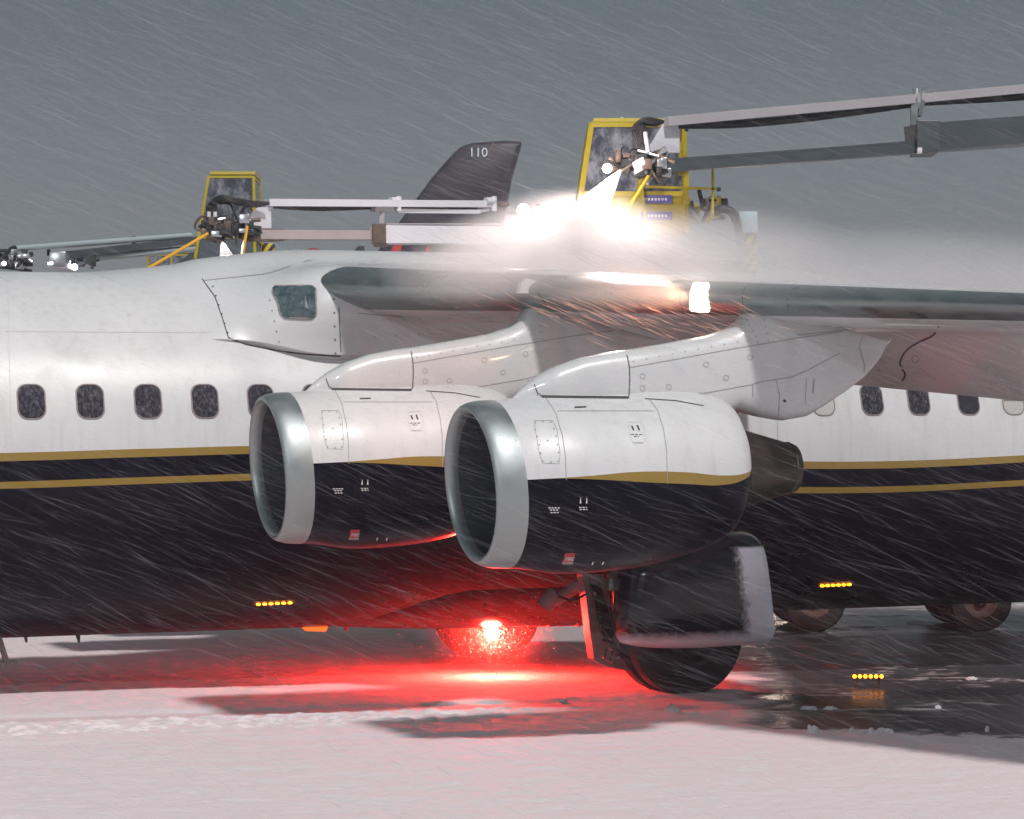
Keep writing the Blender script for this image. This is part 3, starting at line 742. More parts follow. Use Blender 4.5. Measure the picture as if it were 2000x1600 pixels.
def rnd_machinery(parent, c, spread, n, mats, seed, name='valve_block'):
    rg = random.Random(seed); bms = [bmesh.new() for _ in mats]
    for i in range(n):
        bm = bms[i % len(mats)]; p = c+Vector([rg.uniform(-1, 1)*spread[j] for j in range(3)])
        if rg.random() < .45:
            d = Vector((rg.uniform(-1, 1), rg.uniform(-.3, .3), rg.uniform(-1, 1))).normalized()*rg.uniform(.04, .13)
            tube(bm, [p-d, p+d], rg.uniform(.012, .035), 8)
        else:
            s = Vector([rg.uniform(.02, .06) for _ in range(3)]); box(bm, p-s, p+s, .005)
    for bm, m in zip(bms, mats): obj(name, bm, m, parent)
def hose(parent, pts, r, m='black', name='hose'):
    bm = bmesh.new(); tube(bm, arc(pts, 8), r, 8); return obj(name, bm, M[m], parent)
def lamp_head(parent, p, r, m, name='work_lamp'):
    bm = bmesh.new(); bmesh.ops.create_uvsphere(bm, u_segments=18, v_segments=12, radius=r)
    for v in bm.verts: v.co += p
    return obj(name, bm, m, parent)
M['lampw'] = mat('lit_work_lamp', (1, .9, .85), .3, emit=(1, .86, .78), es=25)
M['lampb'] = mat('lit_cool_lamp', (.9, .95, 1), .3, emit=(.85, .9, 1), es=12)

# --- truck A: boom enters from the right edge, cab and spray head over the wing
ta = empty('deicing_truck', (9, 31, 0)); tag(ta, 'yellow de-icing truck whose boom enters from the right edge, spraying the wing', 'de-icing truck', 'de-icing trucks')
tb_ = empty('deicing_truck', (0, 37, 0)); tag(tb_, 'yellow de-icing truck with pale boom reaching left over the fuselage below the fin marked 110', 'de-icing truck', 'de-icing trucks')
tc_ = empty('deicing_truck', (-9, 39, 0)); tag(tc_, 'hazy distant de-icing truck with thin silver tube boom at the far left over the fuselage', 'de-icing truck', 'de-icing trucks')
for t in (ta, tb_, tc_): t['_'] = 1; del t['_']
def W(t):       # children are given in world coordinates
    bpy.context.view_layer.update(); return t
class Sub:      # parent proxy: sets the inverse so that world-space meshes stay put
    pass
_obj = obj
def obj(name, bm, m, parent=None, smooth=True, M_inv=None):
    o = _obj(name, bm, m, parent, smooth)
    if parent is not None:
        r = parent
        while r.parent: r = r.parent
        if r in (ta, tb_, tc_) and parent is r: o.matrix_parent_inverse = Matrix.Translation(r.location).inverted()
    return o
_empty = empty
def fixp(o, r): o.matrix_parent_inverse = Matrix.Translation(r.location).inverted()
def cabin_(parent, *a, **k):
    c = cabin(parent, *a, **k); fixp(c, parent); return c
chassis(ta, 3.85, 10.6, 32.8, (4.1, 6.35, 9.6), body='grey2')
ZA = 25.0
cabin_(ta, at(1122, 470, ZA).x, ZA, at(1122, 455, ZA).z, 1.14, (455-243)/F*ZA, 1.05, .17, stickers=True)
# upper levelling beam + hose, lower telescopic boom
def AB(px, py, z0=24.2, z1=27.5): return at(px, py, z0+(z1-z0)*(px-1240)/900)
bm = bmesh.new(); bar(bm, AB(1300, 238), AB(2150, 160), .10, .095); obj('levelling_beam', bm, M['grey'], ta, smooth=False)
bm = bmesh.new(); tube(bm, arc([AB(1325, 242)+Vector((0, .06, 0)), AB(1450, 240)+Vector((0, .06, 0)), AB(1600, 226)+Vector((0, .06, 0)), AB(1775, 202)+Vector((0, .06, 0)), AB(1800, 198)+Vector((0, .06, 0)), AB(2000, 187)+Vector((0, .06, 0)), AB(2150, 172)+Vector((0, .06, 0))]), .045, 10); obj('boom_hose', bm, M['black'], ta)
bm = bmesh.new(); bar(bm, AB(1290, 325), AB(1785, 289), .20, .13); bar(bm, AB(1290, 318)+Vector((0, -.11, 0)), AB(1785, 279)+Vector((0, -.11, 0)), .02, .02); obj('inner_boom', bm, M['grey2'], ta, smooth=False)
bm = bmesh.new(); bar(bm, AB(1785, 272), AB(2160, 242), .30, .30); obj('outer_boom', bm, M['grey2'], ta, smooth=False)
bm = bmesh.new(); bar(bm, AB(1786, 303)+Vector((0, -.15, 0)), AB(2160, 278)+Vector((0, -.15, 0)), .02, .02); bar(bm, AB(1290, 335)+Vector((0, -.10, 0)), AB(1785, 300)+Vector((0, -.10, 0)), .02, .015); obj('boom_flange', bm, M['metal'], ta, smooth=False)
bm = bmesh.new(); box(bm, AB(1786, 300)+Vector((0, -.18, 0)), AB(1826, 243)+Vector((0, .18, 0)), .01); obj('boom_collar', bm, M['grey2'], ta, smooth=False)
bm = bmesh.new(); bar(bm, AB(1782, 248)+Vector((0, -.1, 0)), AB(1782, 195)+Vector((0, -.1, 0)), .07); bar(bm, AB(1790, 230)+Vector((0, -.12, 0)), AB(1797, 200)+Vector((0, -.12, 0)), .05); obj('link_post', bm, M['metal'], ta, smooth=False)
bm = bmesh.new(); tube(bm, [AB(1790, 176)+Vector((0, -.08, 0)), AB(1791, 216)+Vector((0, -.08, 0))], .055, 12); tube(bm, [AB(1800, 180), AB(1818, 176)], .03, 8); obj('pivot_clamp', bm, M['silver'], ta)
bm = bmesh.new(); q = AB(1790, 299); box(bm, q+Vector((-.025, -.22, -.03)), q+Vector((.025, -.15, .03)), .005); obj('end_stop', bm, M['plate'], ta)
bm = bmesh.new(); q = at(1140, 0, 24.5)
prism(bm, [AB(1298, 236)+Vector((0, .05, 0)), AB(1328, 243)+Vector((0, .05, 0)), AB(1328, 297)+Vector((0, .05, 0)), AB(1272, 297)+Vector((0, .05, 0)), AB(1270, 282)+Vector((0, .05, 0))], (0, .03, 0)); obj('head_plate', bm, M['plate'], ta, smooth=False)
bm = bmesh.new(); bar(bm, AB(1330, 250)+Vector((0, .1, 0)), AB(1330, 340)+Vector((0, .1, 0)), .03); bar(bm, at(1337, 255, 25.1), at(1340, 400, 25.1), .035, .035); bar(bm, at(1340, 330, 25.0), at(1340, 400, 25.0), .05)
bar(bm, at(1260, 365, 24.9), at(1400, 369, 24.9), .025); bar(bm, at(1392, 330, 24.9), at(1392, 418, 24.9), .025); bar(bm, at(1250, 350, 24.9), at(1262, 440, 24.9), .035)
obj('hand_rail', bm, M['yellow'], ta, smooth=False)
bm = bmesh.new(); box(bm, at(1400, 374, 24.93), at(1408, 366, 24.85)); tube(bm, [at(1337, 257, 25.05), at(1337, 248, 25.05)], .04, 10); obj('rail_cap', bm, M['black'], ta)
bm = bmesh.new(); tube(bm, [at(1214, 240, 25.3), at(1214, 229, 25.3)], .02, 8); obj('roof_marker', bm, M['plate'], ta)
# machinery behind the rail, hose arch and striped box
rnd_machinery(ta, at(1370, 410, 25.2), (.22, .1, .09), 26, [M['grey'], M['dark'], M['yellow']], 4, 'pump_unit')
hose(ta, [at(1395, 415, 25), at(1410, 408, 25), at(1430, 416, 25), at(1440, 440, 25), at(1444, 475, 25), at(1446, 520, 25)], .045)
bm = bmesh.new(); box(bm, at(1443, 455, 25.1), at(1474, 419, 25.4), .01); obj('control_box', bm, mat('pale_blue_grey', (.36, .45, .50), .5), ta)
M['chev'] = newmat('hazard_stripes')[0]
n = M['chev'].node_tree; b = n.nodes['Principled BSDF']; t_ = n.nodes.new('ShaderNodeTexCoord'); mp = n.nodes.new('ShaderNodeMapping'); mp.inputs['Rotation'].default_value = (0, R_(-35), 0)
wvn = n.nodes.new('ShaderNodeTexWave'); wvn.inputs['Scale'].default_value = 3.4; rp = n.nodes.new('ShaderNodeValToRGB'); rp.color_ramp.interpolation = 'CONSTANT'
rp.color_ramp.elements[0].color = (.015, .015, .015, 1); rp.color_ramp.elements[1].position = .5; rp.color_ramp.elements[1].color = (.56, .42, .02, 1)
n.links.new(t_.outputs['Object'], mp.inputs[0]); n.links.new(mp.outputs[0], wvn.inputs[0]); n.links.new(wvn.outputs['Fac'], rp.inputs[0]); n.links.new(rp.outputs[0], b.inputs['Base Color'])
bm = bmesh.new(); box(bm, at(1446, 530, 25.15), at(1474, 456, 25.35)); obj('striped_panel', bm, M['chev'], ta, smooth=False)
# column carrying the cabin and the boom
bm = bmesh.new(); bar(bm, at(1230, 455, 25.5), Vector((4.9, 31, 2.5)), .22); obj('cab_support_arm', bm, M['grey2'], ta, smooth=False)
bm = bmesh.new(); bar(bm, AB(2150, 250), Vector((8.6, 31.5, 2.4)), .35); obj('boom_mast', bm, M['grey2'], ta, smooth=False)
# spray head A
HA = 23.9
hd = at(1262, 318, HA)
rnd_machinery(ta, at(1272, 322, HA), (.16, .10, .10), 46, [M['brown'], M['dark'], M['silver']], 2)
rnd_machinery(ta, at(1222, 312, HA), (.09, .06, .07), 16, [M['brown'], M['dark']], 5)
bm = bmesh.new(); prism(bm, [at(1235, 318, HA-.15), at(1256, 306, HA-.15), at(1260, 320, HA-.15), at(1240, 334, HA-.15)], (0, .06, 0)); prism(bm, [at(1238, 334, HA-.14), at(1262, 320, HA-.14), at(1263, 327, HA-.14), at(1240, 341, HA-.14)], (0, .06, 0)); obj('white_actuator', bm, M['plate'], ta, smooth=False)
rg = random.Random(3)
for k in range(9):
    x0_ = 1238+k*4.4; hose(ta, [at(1296-k*1.5, 238+k*.8, HA+.1), at(1262-k*1.5+rg.uniform(-6, 6), 232+k*1.6, HA+.05*k*.3), at(x0_+rg.uniform(-5, 0), 250+rg.uniform(0, 10), HA), at(1243+k*2.2, 280, HA), at(1250+k*2.5, 306, HA)], .017)
hose(ta, [at(1212, 318, HA), at(1214, 292, HA), at(1224, 288, HA), at(1230, 305, HA)], .009); hose(ta, [at(1272, 300, HA), at(1290, 294, HA), at(1288, 312, HA)], .009)
bm = bmesh.new(); tube(bm, [at(1260, 258, HA-.1), at(1266, 298, HA-.1)], .02, 8); obj('hose_guide', bm, M['plate'], ta)
bm = bmesh.new(); tube(bm, [at(1232, 322, HA-.15), at(1200, 345, HA-.35), at(1075, 446, HA-1.1)], .011, 8); tube(bm, [at(1078, 444, HA-1.08), at(1069, 450, HA-1.13)], [.018, .03], 10); obj('spray_lance', bm, mat('steel_lance', (.50, .42, .30), .4, metal=.5), ta)
bm = bmesh.new(); tube(bm, [at(1266, 345, HA-.1), at(1212, 434, HA-.7)], .016, 8); obj('feeler_rod', bm, M['rod'], ta)
LA = at(1186, 329, HA-.3); lamp_head(ta, LA, .045, M['lampw'])

# --- truck B
chassis(tb_, -3.4, 2.9, 37.5, (-2.7, -.5, 2.0))
ZB = 30.5
cabin_(tb_, at(381, 470, ZB).x, ZB, at(381, 505, ZB).z, (497-381)/F*ZB, (505-345)/F*ZB, .8, .16, k=.26, post=False, low='grey2')
def BB(px, py, z0=28.5, z1=31.5): return at(px, py, z0+(z1-z0)*(px-500)/500)
bm = bmesh.new(); bar(bm, BB(522, 396), BB(960, 399), .09, .085); obj('levelling_beam', bm, M['plate'], tb_, smooth=False)
bm = bmesh.new(); bar(bm, BB(775, 412), BB(935, 414), .07, .05); tube(bm, [BB(930, 414), BB(955, 409)], .025, 8); obj('ram', bm, M['plate'], tb_, smooth=False)
bm = bmesh.new(); tube(bm, arc([p+Vector((0, .06, 0)) for p in (BB(535, 402), BB(620, 407), BB(720, 404), BB(780, 403), BB(830, 407), BB(930, 405))]), .028, 8); obj('boom_hose', bm, M['black'], tb_)
bm = bmesh.new(); bar(bm, BB(498, 459), BB(735, 460), .2, .11); obj('inner_boom', bm, mat('dusty_pink_grey', (.36, .31, .30), .5, var=.15), tb_, smooth=False)
bm = bmesh.new(); bar(bm, BB(735, 459), BB(1120, 462), .3, .22); obj('outer_boom', bm, M['plate'], tb_, smooth=False)
bm = bmesh.new(); bar(bm, BB(500, 466)+Vector((0, -.11, 0)), BB(735, 466)+Vector((0, -.11, 0)), .02, .012); bar(bm, BB(780, 442)+Vector((0, -.16, 0)), BB(780, 478)+Vector((0, -.16, 0)), .02, .02); bar(bm, BB(755, 440)+Vector((0, -.15, 0)), BB(1000, 440)+Vector((0, -.15, 0)), .02, .015); obj('boom_flange', bm, M['grey'], tb_, smooth=False)
bm = bmesh.new(); box(bm, BB(728, 478)+Vector((0, -.17, 0)), BB(756, 442)+Vector((0, .17, 0)), .01); obj('boom_collar', bm, M['brown'], tb_, smooth=False)
bm = bmesh.new(); bar(bm, BB(746, 440), BB(746, 412), .06); bar(bm, BB(728, 409), BB(766, 409), .10, .05); obj('link_post', bm, M['grey'], tb_, smooth=False)
for x in (779, 965):
    bm = bmesh.new(); tube(bm, [BB(x, 385)+Vector((0, -.07, 0)), BB(x, 414)+Vector((0, -.07, 0))], .035, 12); tube(bm, [BB(x-16, 394)+Vector((0, -.06, 0)), BB(x, 394)+Vector((0, -.06, 0))], .05, 10); obj('pivot_clamp', bm, M['plate'], tb_)
bm = bmesh.new(); tube(bm, [BB(966, 398), BB(992, 399)], .03, 8); bar(bm, BB(1050, 401), BB(1125, 401), .06, .035); obj('rear_link', bm, M['brown'], tb_)
bm = bmesh.new(); bar(bm, BB(1110, 455), Vector((1.4, 38.5, 2.4)), .35); obj('boom_mast', bm, M['grey2'], tb_, smooth=False)
bm = bmesh.new(); bar(bm, at(440, 500, ZB+.4), Vector((-1.3, 38.5, 2.4)), .2); obj('cab_support_arm', bm, M['grey2'], tb_, smooth=False)
bm = bmesh.new(); prism(bm, [BB(503, 405), BB(529, 405), BB(530, 446), BB(490, 446), BB(490, 418)], (0, .03, 0)); obj('head_plate', bm, M['plate'], tb_, smooth=False)
bm = bmesh.new(); bar(bm, BB(484, 460), BB(545, 460), .18, .14); obj('boom_tip', bm, M['brown'], tb_, smooth=False)
HB = 28.2
rnd_machinery(tb_, at(455, 445, HB), (.26, .08, .10), 60, [M['dark'], M['brown'], M['dark'], M['silver']], 9)
rnd_machinery(tb_, at(415, 450, HB), (.10, .06, .09), 22, [M['dark'], M['brown']], 12)
bm = bmesh.new(); tube(bm, [at(425, 445, HB), at(428, 474, HB)], .075, 12); obj('nozzle_body', bm, M['dark'], tb_)
bm = bmesh.new(); tube(bm, arc([at(408, 455, HB), at(381, 445, HB), at(392, 424, HB), at(415, 422, HB)]), .015, 8); obj('guard_loop', bm, M['brown'], tb_)
for k in range(5):
    hose(tb_, [at(407+k*4, 438, HB), at(406+k*4, 405-k*1.2, HB), at(430+k*3, 384+k*2.0, HB-.05), at(465, 390+k*2, HB), at(500, 396+k*1.5, HB+.2), at(525, 397, HB+.3)], .020)
hose(tb_, [at(428, 398, HB), at(450, 400, HB), at(463, 430, HB)], .014); hose(tb_, [at(485, 398, HB), at(472, 415, HB), at(484, 425, HB)], .02)
bm = bmesh.new()
for x in (408, 420): tube(bm, [at(x, 404+10, HB-.05), at(x, 424, HB-.05)], .024, 10)
obj('hose_fitting', bm, M['plate'], tb_)
bm = bmesh.new(); tube(bm, [at(405, 457, HB-.1), at(282, 529, HB-1.6)], .02, 8); obj('feeler_rod', bm, M['rod'], tb_)
bm = bmesh.new(); tube(bm, [at(483, 443, HB-.1), at(471, 512, HB-1.4)], .017, 8); obj('feeler_rod', bm, M['rod'], tb_)
bm = bmesh.new(); box(bm, at(511, 500, ZB+.2), at(538, 476, ZB+.3), .03); obj('striped_panel', bm, M['chev'], tb_)
LB = at(1022, 410, 28.4); 
lamp_head(tb_, LB, .07, M['lampw']); bm = bmesh.new(); tube(bm, [LB+Vector((0, .06, 0)), BB(1040, 430)], .02, 8); obj('lamp_bracket', bm, M['grey2'], tb_)

# --- truck C
chassis(tc_, -14.5, -8.4, 38.5, (-13.7, -9.3))
def CB(px, py): return at(px, py, 33+4*px/400)
bm = bmesh.new(); tube(bm, [CB(30, 486), CB(372, 460)], .042, 12); obj('levelling_tube', bm, M['pipe'], tc_)
bm = bmesh.new(); bar(bm, CB(130, 498), CB(410, 466), .14, .10); obj('inner_boom', bm, M['grey2'], tc_, smooth=False)
bm = bmesh.new(); tube(bm, [CB(182, 504), CB(430, 481)], .052, 12); obj('fluid_pipe', bm, M['pipe'], tc_)
bm = bmesh.new()
for x, y in ((205, 500), (250, 496), (298, 492), (330, 489)): box(bm, CB(x, y+7), CB(x+3, y-7)+Vector((0, .1, 0)))
bar(bm, CB(262, 462), CB(262, 482), .06); bar(bm, CB(95, 478), CB(95, 500), .04); obj('pipe_clip', bm, M['dark'], tc_)
bm = bmesh.new(); box(bm, CB(93, 522), CB(140, 497)+Vector((0, .3, 0)), .02); obj('lamp_housing', bm, M['silver'], tc_)
bm = bmesh.new(); bar(bm, CB(98, 516)+Vector((0, -.1, 0)), CB(138, 512)+Vector((0, -.1, 0)), .03, .03); obj('strip_lamp', bm, M['lampb'], tc_)
lamp_head(tc_, CB(148, 523)+Vector((0, -.1, 0)), .045, M['lampb']); lamp_head(tc_, CB(11, 516)+Vector((0, -.1, 0)), .03, M['lampb'])
rnd_machinery(tc_, CB(25, 505), (.22, .1, .10), 34, [M['silver'], M['dark'], M['dark']], 21)
rnd_machinery(tc_, CB(165, 508), (.16, .1, .06), 18, [M['dark'], M['grey2']], 22)
hose(tc_, [CB(-5, 520), CB(8, 500), CB(22, 486), CB(32, 484)], .03); hose(tc_, [CB(-10, 520), CB(30, 524), CB(60, 530)], .03)
cabin_(tc_, at(287, 560, 38).x, 38, at(287, 560, 38).z, .68, .50, .8, .02)
bm = bmesh.new(); bar(bm, at(320, 560, 38.4), Vector((-9.0, 39.6, 2.4)), .2); bar(bm, CB(425, 474), Vector((-8.7, 39.6, 2.4)), .25); obj('boom_mast', bm, M['grey2'], tc_, smooth=False)

obj = _obj
# ================================================================= FAR AIRLINER (fin 110)
fa = empty('airliner', (0, 70, 0)); tag(fa, 'distant dark airliner whose fin marked 110, painted haze-grey, rises behind the booms', 'airliner')
ZF = 64.0
def FP(px, py, dy=0): return at(px, py, ZF+dy)-Vector((0, 70, 0))
fin = [(735, 520), (738, 490), (790, 420), (845, 345), (885, 300), (900, 287), (920, 280), (955, 277), (985, 275), (1018, 277), (1019, 283), (1000, 350), (985, 430), (975, 520)]
def thick(pts, th, nm, m, parent, edge=.25):
    cx = sum(p[0] for p in pts)/len(pts); cy = sum(p[1] for p in pts)/len(pts)
    bm = bmesh.new(); rings = []
    for dy, s in ((-th, .90), (-th*.7, .96), (0, 1), (th*.7, .96), (th, .90)): rings.append([FP(cx+(x-cx)*s, cy+(y-cy)*s, dy) for x, y in pts])
    loft(bm, rings); return obj(nm, bm, m, parent)
tf = thick(fin, .16, 'tail_fin', M['fin'], fa)
bm = bmesh.new(); cu = bpy.data.curves.new('t', 'FONT'); cu.body = '110'; cu.size = 25; cu.align_x = 'CENTER'; o = bpy.data.objects.new('t', cu); C.objects.link(o)
me = bpy.data.meshes.new_from_object(o.evaluated_get(bpy.context.evaluated_depsgraph_get())); bm.from_mesh(me)
for v in bm.verts: v.co = FP(934+v.co.x, 306-v.co.y, -.2)
bpy.data.objects.remove(o)
obj('fin_number', bm, mat('pale_blue_lettering', (.72, .80, .92), .6), fa, smooth=False)
bm = bmesh.new(); bar(bm, FP(965, 279, -.17), FP(950, 305, -.17), .05, .01); obj('fin_seam', bm, M['grey'], fa, smooth=False)
for tri in ([(770, 478), (786, 478), (779, 500), (757, 500)], [(836, 478), (843, 500), (826, 500)], [(878, 478), (890, 478), (884, 486)]):
    bm = bmesh.new(); prism(bm, [FP(x, y, -.19) for x, y in tri], (0, .01, 0)); obj('red_mark', bm, M['finred'], fa, smooth=False)
bm = bmesh.new(); rings = []
for k in range(30):
    x = -24+k*1.2; r = 1.9*min(1, (x+24.6)/6)**.5*min(1, max(.12, (11.5-x)/9))**.8
    rings.append([(x-4, math.cos(a)*r-5, 3.2+(1.9-r)*(.6 if x > 0 else 0)+math.sin(a)*r) for a in [2*math.pi*j/32 for j in range(32)]])
loft(bm, rings); obj('fuselage', bm, M['fin'], fa)
for px in (-20, -9):
    for dy in (-7.2, -2.8):
        wh = empty('wheel'); wh.parent = fa; wheel(wh, Vector((px, dy+(0), .5)), .5, .35)
        bm = bmesh.new(); bar(bm, (px, dy, .5), (px, -5+(dy+5)*.6, 1.6), .15); obj('gear_leg', bm, M['dark'], wh)

# ================================================================= GROUND
def gmask(x, y):
    """0 = wet tarmac, 1 = fresh snow; slush and painted shade in between"""
    px = 1000+F*x/y; py = HY+F*CH/y
    n1 = noise.fractal(Vector((x*.55, y*1.1, 0)), 1, 2, 5); n2 = noise.fractal(Vector((x*2.3, y*6, 3)), 1, 2, 5); n3 = noise.fractal(Vector((x*6, y*12, 8)), 1, 2, 4)
    edge = 1422+.045*(px-1480)+9*n2+6*n1+8*n3
    if px < 1480: edge = 1400+.07*(px-1200)+8*n2
    fore = sm(edge-5, edge+9, py)                      # foreground snow field
    right = sm(1415, 1530, px+60*n1+36*n2)             # wet tarmac to the right
    lft = 1-sm(-10, 5, py-(1345-.038*px+9*n1))         # 1 beyond the darkened band
    band = sm(1300-.02*px, 1325-.02*px, py+8*n2)*(1-sm(1366-.036*px, 1376-.036*px, py+4*n2))  # faint fuselage shadow painted into the ground tone
    m = 1.0-.22*band*(1-.5*n1)+.10*n2
    el = 1-sm(.75, 1.05, math.hypot((px-760)/450, (py-(1394-.012*(px-400)))/12)+.25*n2)  # nacelle shadow painted as a slightly darker oval
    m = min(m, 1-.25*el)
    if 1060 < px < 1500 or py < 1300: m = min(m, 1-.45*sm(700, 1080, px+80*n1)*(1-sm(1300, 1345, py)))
    m = m*(1-right)+right*(.05+.45*sm(.05, .35, n2+.5*n3)*sm(-.1, .35, n1)+.10*abs(n3)+(.45*sm(1198, 1183, py)))
    return max(fore, min(1, max(0, m)))
bm = bmesh.new()
ys = []; y = 11.5
while y < 46: ys.append(y); y += .035 if y < 24 else .07 if y < 32 else .16
NXG = 300; rows = []
cl_ = bm.verts.layers.float.new('snow')
for y in ys:
    row = []; hw = y*.2350+.6
    for i in range(NXG+1):
        x = -hw+2*hw*i/NXG; m = gmask(x, y)
        px = 1000+F*x/y; py = HY+F*CH/y
        h = .03*m+.010*m*noise.fractal(Vector((x*3, y*3, 1)), 1, 2, 4)+.006*m*noise.fractal(Vector((x*9, y*9, 5)), .8, 2, 3)
        # wheel tracks: ridged ruts running along the taxi line
        tr = abs(py-(1431-.034*px)); k = (1-sm(8, 24, tr))*(1-sm(900, 1200, px))
        h += k*(.060*abs(noise.noise(Vector((x*5, y*16, 2))))-.020)*m; m -= k*.30*abs(noise.noise(Vector((x*3, y*18, 7))))
        tr2 = abs(py-(1410-.030*px)); k = (1-sm(2, 9, tr2))
        h -= k*.030*m; m -= k*.25
        tr3 = abs(py-(1462-.022*px)); h -= (1-sm(1, 6, tr3))*.014*m*(.5+noise.noise(Vector((x*.6, y, 4))))
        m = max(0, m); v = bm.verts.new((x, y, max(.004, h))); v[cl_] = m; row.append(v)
    rows.append(row)
for a, b in zip(rows, rows[1:]):
    for i in range(NXG): bm.faces.new((a[i], a[i+1], b[i+1], b[i]))
m, n, b = newmat('snow_and_wet_tarmac'); N = n.nodes; L = n.links
at_ = N.new('ShaderNodeAttribute'); at_.attribute_name = 'snow'
t_ = N.new('ShaderNodeTexCoord')
nz = N.new('ShaderNodeTexNoise'); nz.inputs['Scale'].default_value = 26; nz.inputs['Detail'].default_value = 8; L.new(t_.outputs['Object'], nz.inputs['Vector'])
ad = N.new('ShaderNodeMath'); ad.operation = 'MULTIPLY_ADD'; ad.inputs[1].default_value = .35; L.new(nz.outputs[0], ad.inputs[0]); L.new(at_.outputs['Fac'], ad.inputs[2])
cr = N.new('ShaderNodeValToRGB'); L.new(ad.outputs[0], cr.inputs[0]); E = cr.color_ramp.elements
E[0].position = .20; E[0].color = (.022, .022, .026, 1); E[1].position = 1.0; E[1].color = (.72, .645, .66, 1)  # snow tinted pink: the lamps' warm cast is put into its colour
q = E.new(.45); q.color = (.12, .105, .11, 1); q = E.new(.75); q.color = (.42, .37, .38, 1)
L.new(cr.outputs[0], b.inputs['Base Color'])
mr = N.new('ShaderNodeMapRange'); mr.inputs[1].default_value = .15; mr.inputs[2].default_value = .85; mr.inputs[3].default_value = .27; mr.inputs[4].default_value = .85; L.new(ad.outputs[0], mr.inputs[0]); L.new(mr.outputs[0], b.inputs['Roughness'])
nb = N.new('ShaderNodeTexNoise'); nb.inputs['Scale'].default_value = 22; nb.inputs['Detail'].default_value = 9; nb.inputs['Roughness'].default_value = .7; L.new(t_.outputs['Object'], nb.inputs['Vector'])
bp = N.new('ShaderNodeBump'); bp.inputs['Distance'].default_value = .014; ms = N.new('ShaderNodeMapRange'); ms.inputs[1].default_value = 0; ms.inputs[2].default_value = .8; ms.inputs[3].default_value = .06; ms.inputs[4].default_value = .6; L.new(at_.outputs['Fac'], ms.inputs[0]); L.new(ms.outputs[0], bp.inputs['Strength']); L.new(nb.outputs[0], bp.inputs['Height']); L.new(bp.outputs[0], b.inputs['Normal'])
gm = m
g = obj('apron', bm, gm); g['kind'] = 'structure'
bm = bmesh.new(); N_ = 60
lay = bm.verts.layers.float.new('snow')
gr = [[bm.verts.new((-900+1800*i/N_, -60+1500*j/N_, -.02)) for i in range(N_+1)] for j in range(N_+1)]
for r in gr:
    for v in r: v[lay] = 1.0
for j in range(N_):
    for i in range(N_): bm.faces.new((gr[j][i], gr[j][i+1], gr[j+1][i+1], gr[j+1][i]))
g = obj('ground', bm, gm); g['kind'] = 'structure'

# lumps of ploughed snow along the edge
def lump(px, py, w_, h_, label, seed):
    Y = F*CH/(py-HY); p = at(px, py, Y); s = w_/F*Y/2
    bm = bmesh.new(); bmesh.ops.create_icosphere(bm, subdivisions=3, radius=1)
    for v in bm.verts:
        d = 1+.35*noise.fractal(v.co*1.7+Vector((seed, 0, 0)), 1, 2, 4)+.15*noise.noise(v.co*5+Vector((0, seed, 0)))
        v.co = Vector((v.co.x*s*d, v.co.y*s*.8*d, max(-.2, v.co.z)*h_/F*Y*d))
    o = obj('snow_lump', bm, M['rubble']); o.location = (p.x, p.y, .012); tag(o, label, 'snow lump', 'lumps of ploughed snow'); return o
for a in ((1312, 1396, 30, 16, 'knobbly snow lump on the red-lit ground left of the big tyre shadow', 1),
          (1588, 1440, 26, 22, 'pointed white snow lump at the left end of the snow edge', 2),
          (1662, 1438, 15, 13, 'small pointed snow lump second along the dark tarmac edge', 3),
          (1702, 1440, 18, 14, 'low snow lump just left of the widest lump on the snow edge', 4),
          (1728, 1440, 42, 15, 'widest rounded snow lump on the tarmac edge', 5),
          (1928, 1430, 9, 9, 'tiny snow lump alone on dark tarmac at far right', 6),
          (1355, 1400, 40, 6, 'flat crumbled snow lump right of the knobbly one', 7),
          (1622, 1388, 26, 6, 'flat grey snow lump on wet tarmac behind the snow edge', 8),
          (1580, 1387, 34, 6, 'flat slush lump on wet tarmac beside the red glow', 9),
          (1832, 1386, 12, 6, 'small pale snow lump in the middle of the dark tarmac', 10),
          (1898, 1329, 22, 5, 'farthest small snow lump on the dark tarmac', 11),
          (1100, 1373, 18, 5, 'small slush lump in the red light below the intake', 12),
          (1150, 1405, 12, 7, 'little red-lit snow lump near the tyre ruts', 13),
          (812, 1420, 14, 7, 'grey snow lump beside the red-lit rut at left centre', 14)): lump(*a)
# amber marker bar standing low on the wet tarmac
mb = empty('marker_light', (0, 0, 0)); tag(mb, 'amber six-lamp marker bar low over the dark wet tarmac at right', 'marker light')
Ym = F*CH/(1345-HY); pm = at(1695, 1321, Ym); mb.location = (pm.x, pm.y, 0)
bm = bmesh.new(); box(bm, (-.16, -.01, pm.z-.02), (.16, .06, pm.z+.02), .006); obj('housing', bm, M['ambh'], mb)
for sx_ in (-.11, .11):
    bm = bmesh.new(); box(bm, (sx_-.012, .01, 0), (sx_+.012, .04, pm.z-.021)); obj('leg', bm, M['ambh'], mb)
for k in range(6):
    bm = bmesh.new(); c = -.135+.054*k; tube(bm, [Vector((c, -.018, pm.z)), Vector((c, -.009, pm.z))], .019, 12); obj('amber_light', bm, M['amber'], mb)

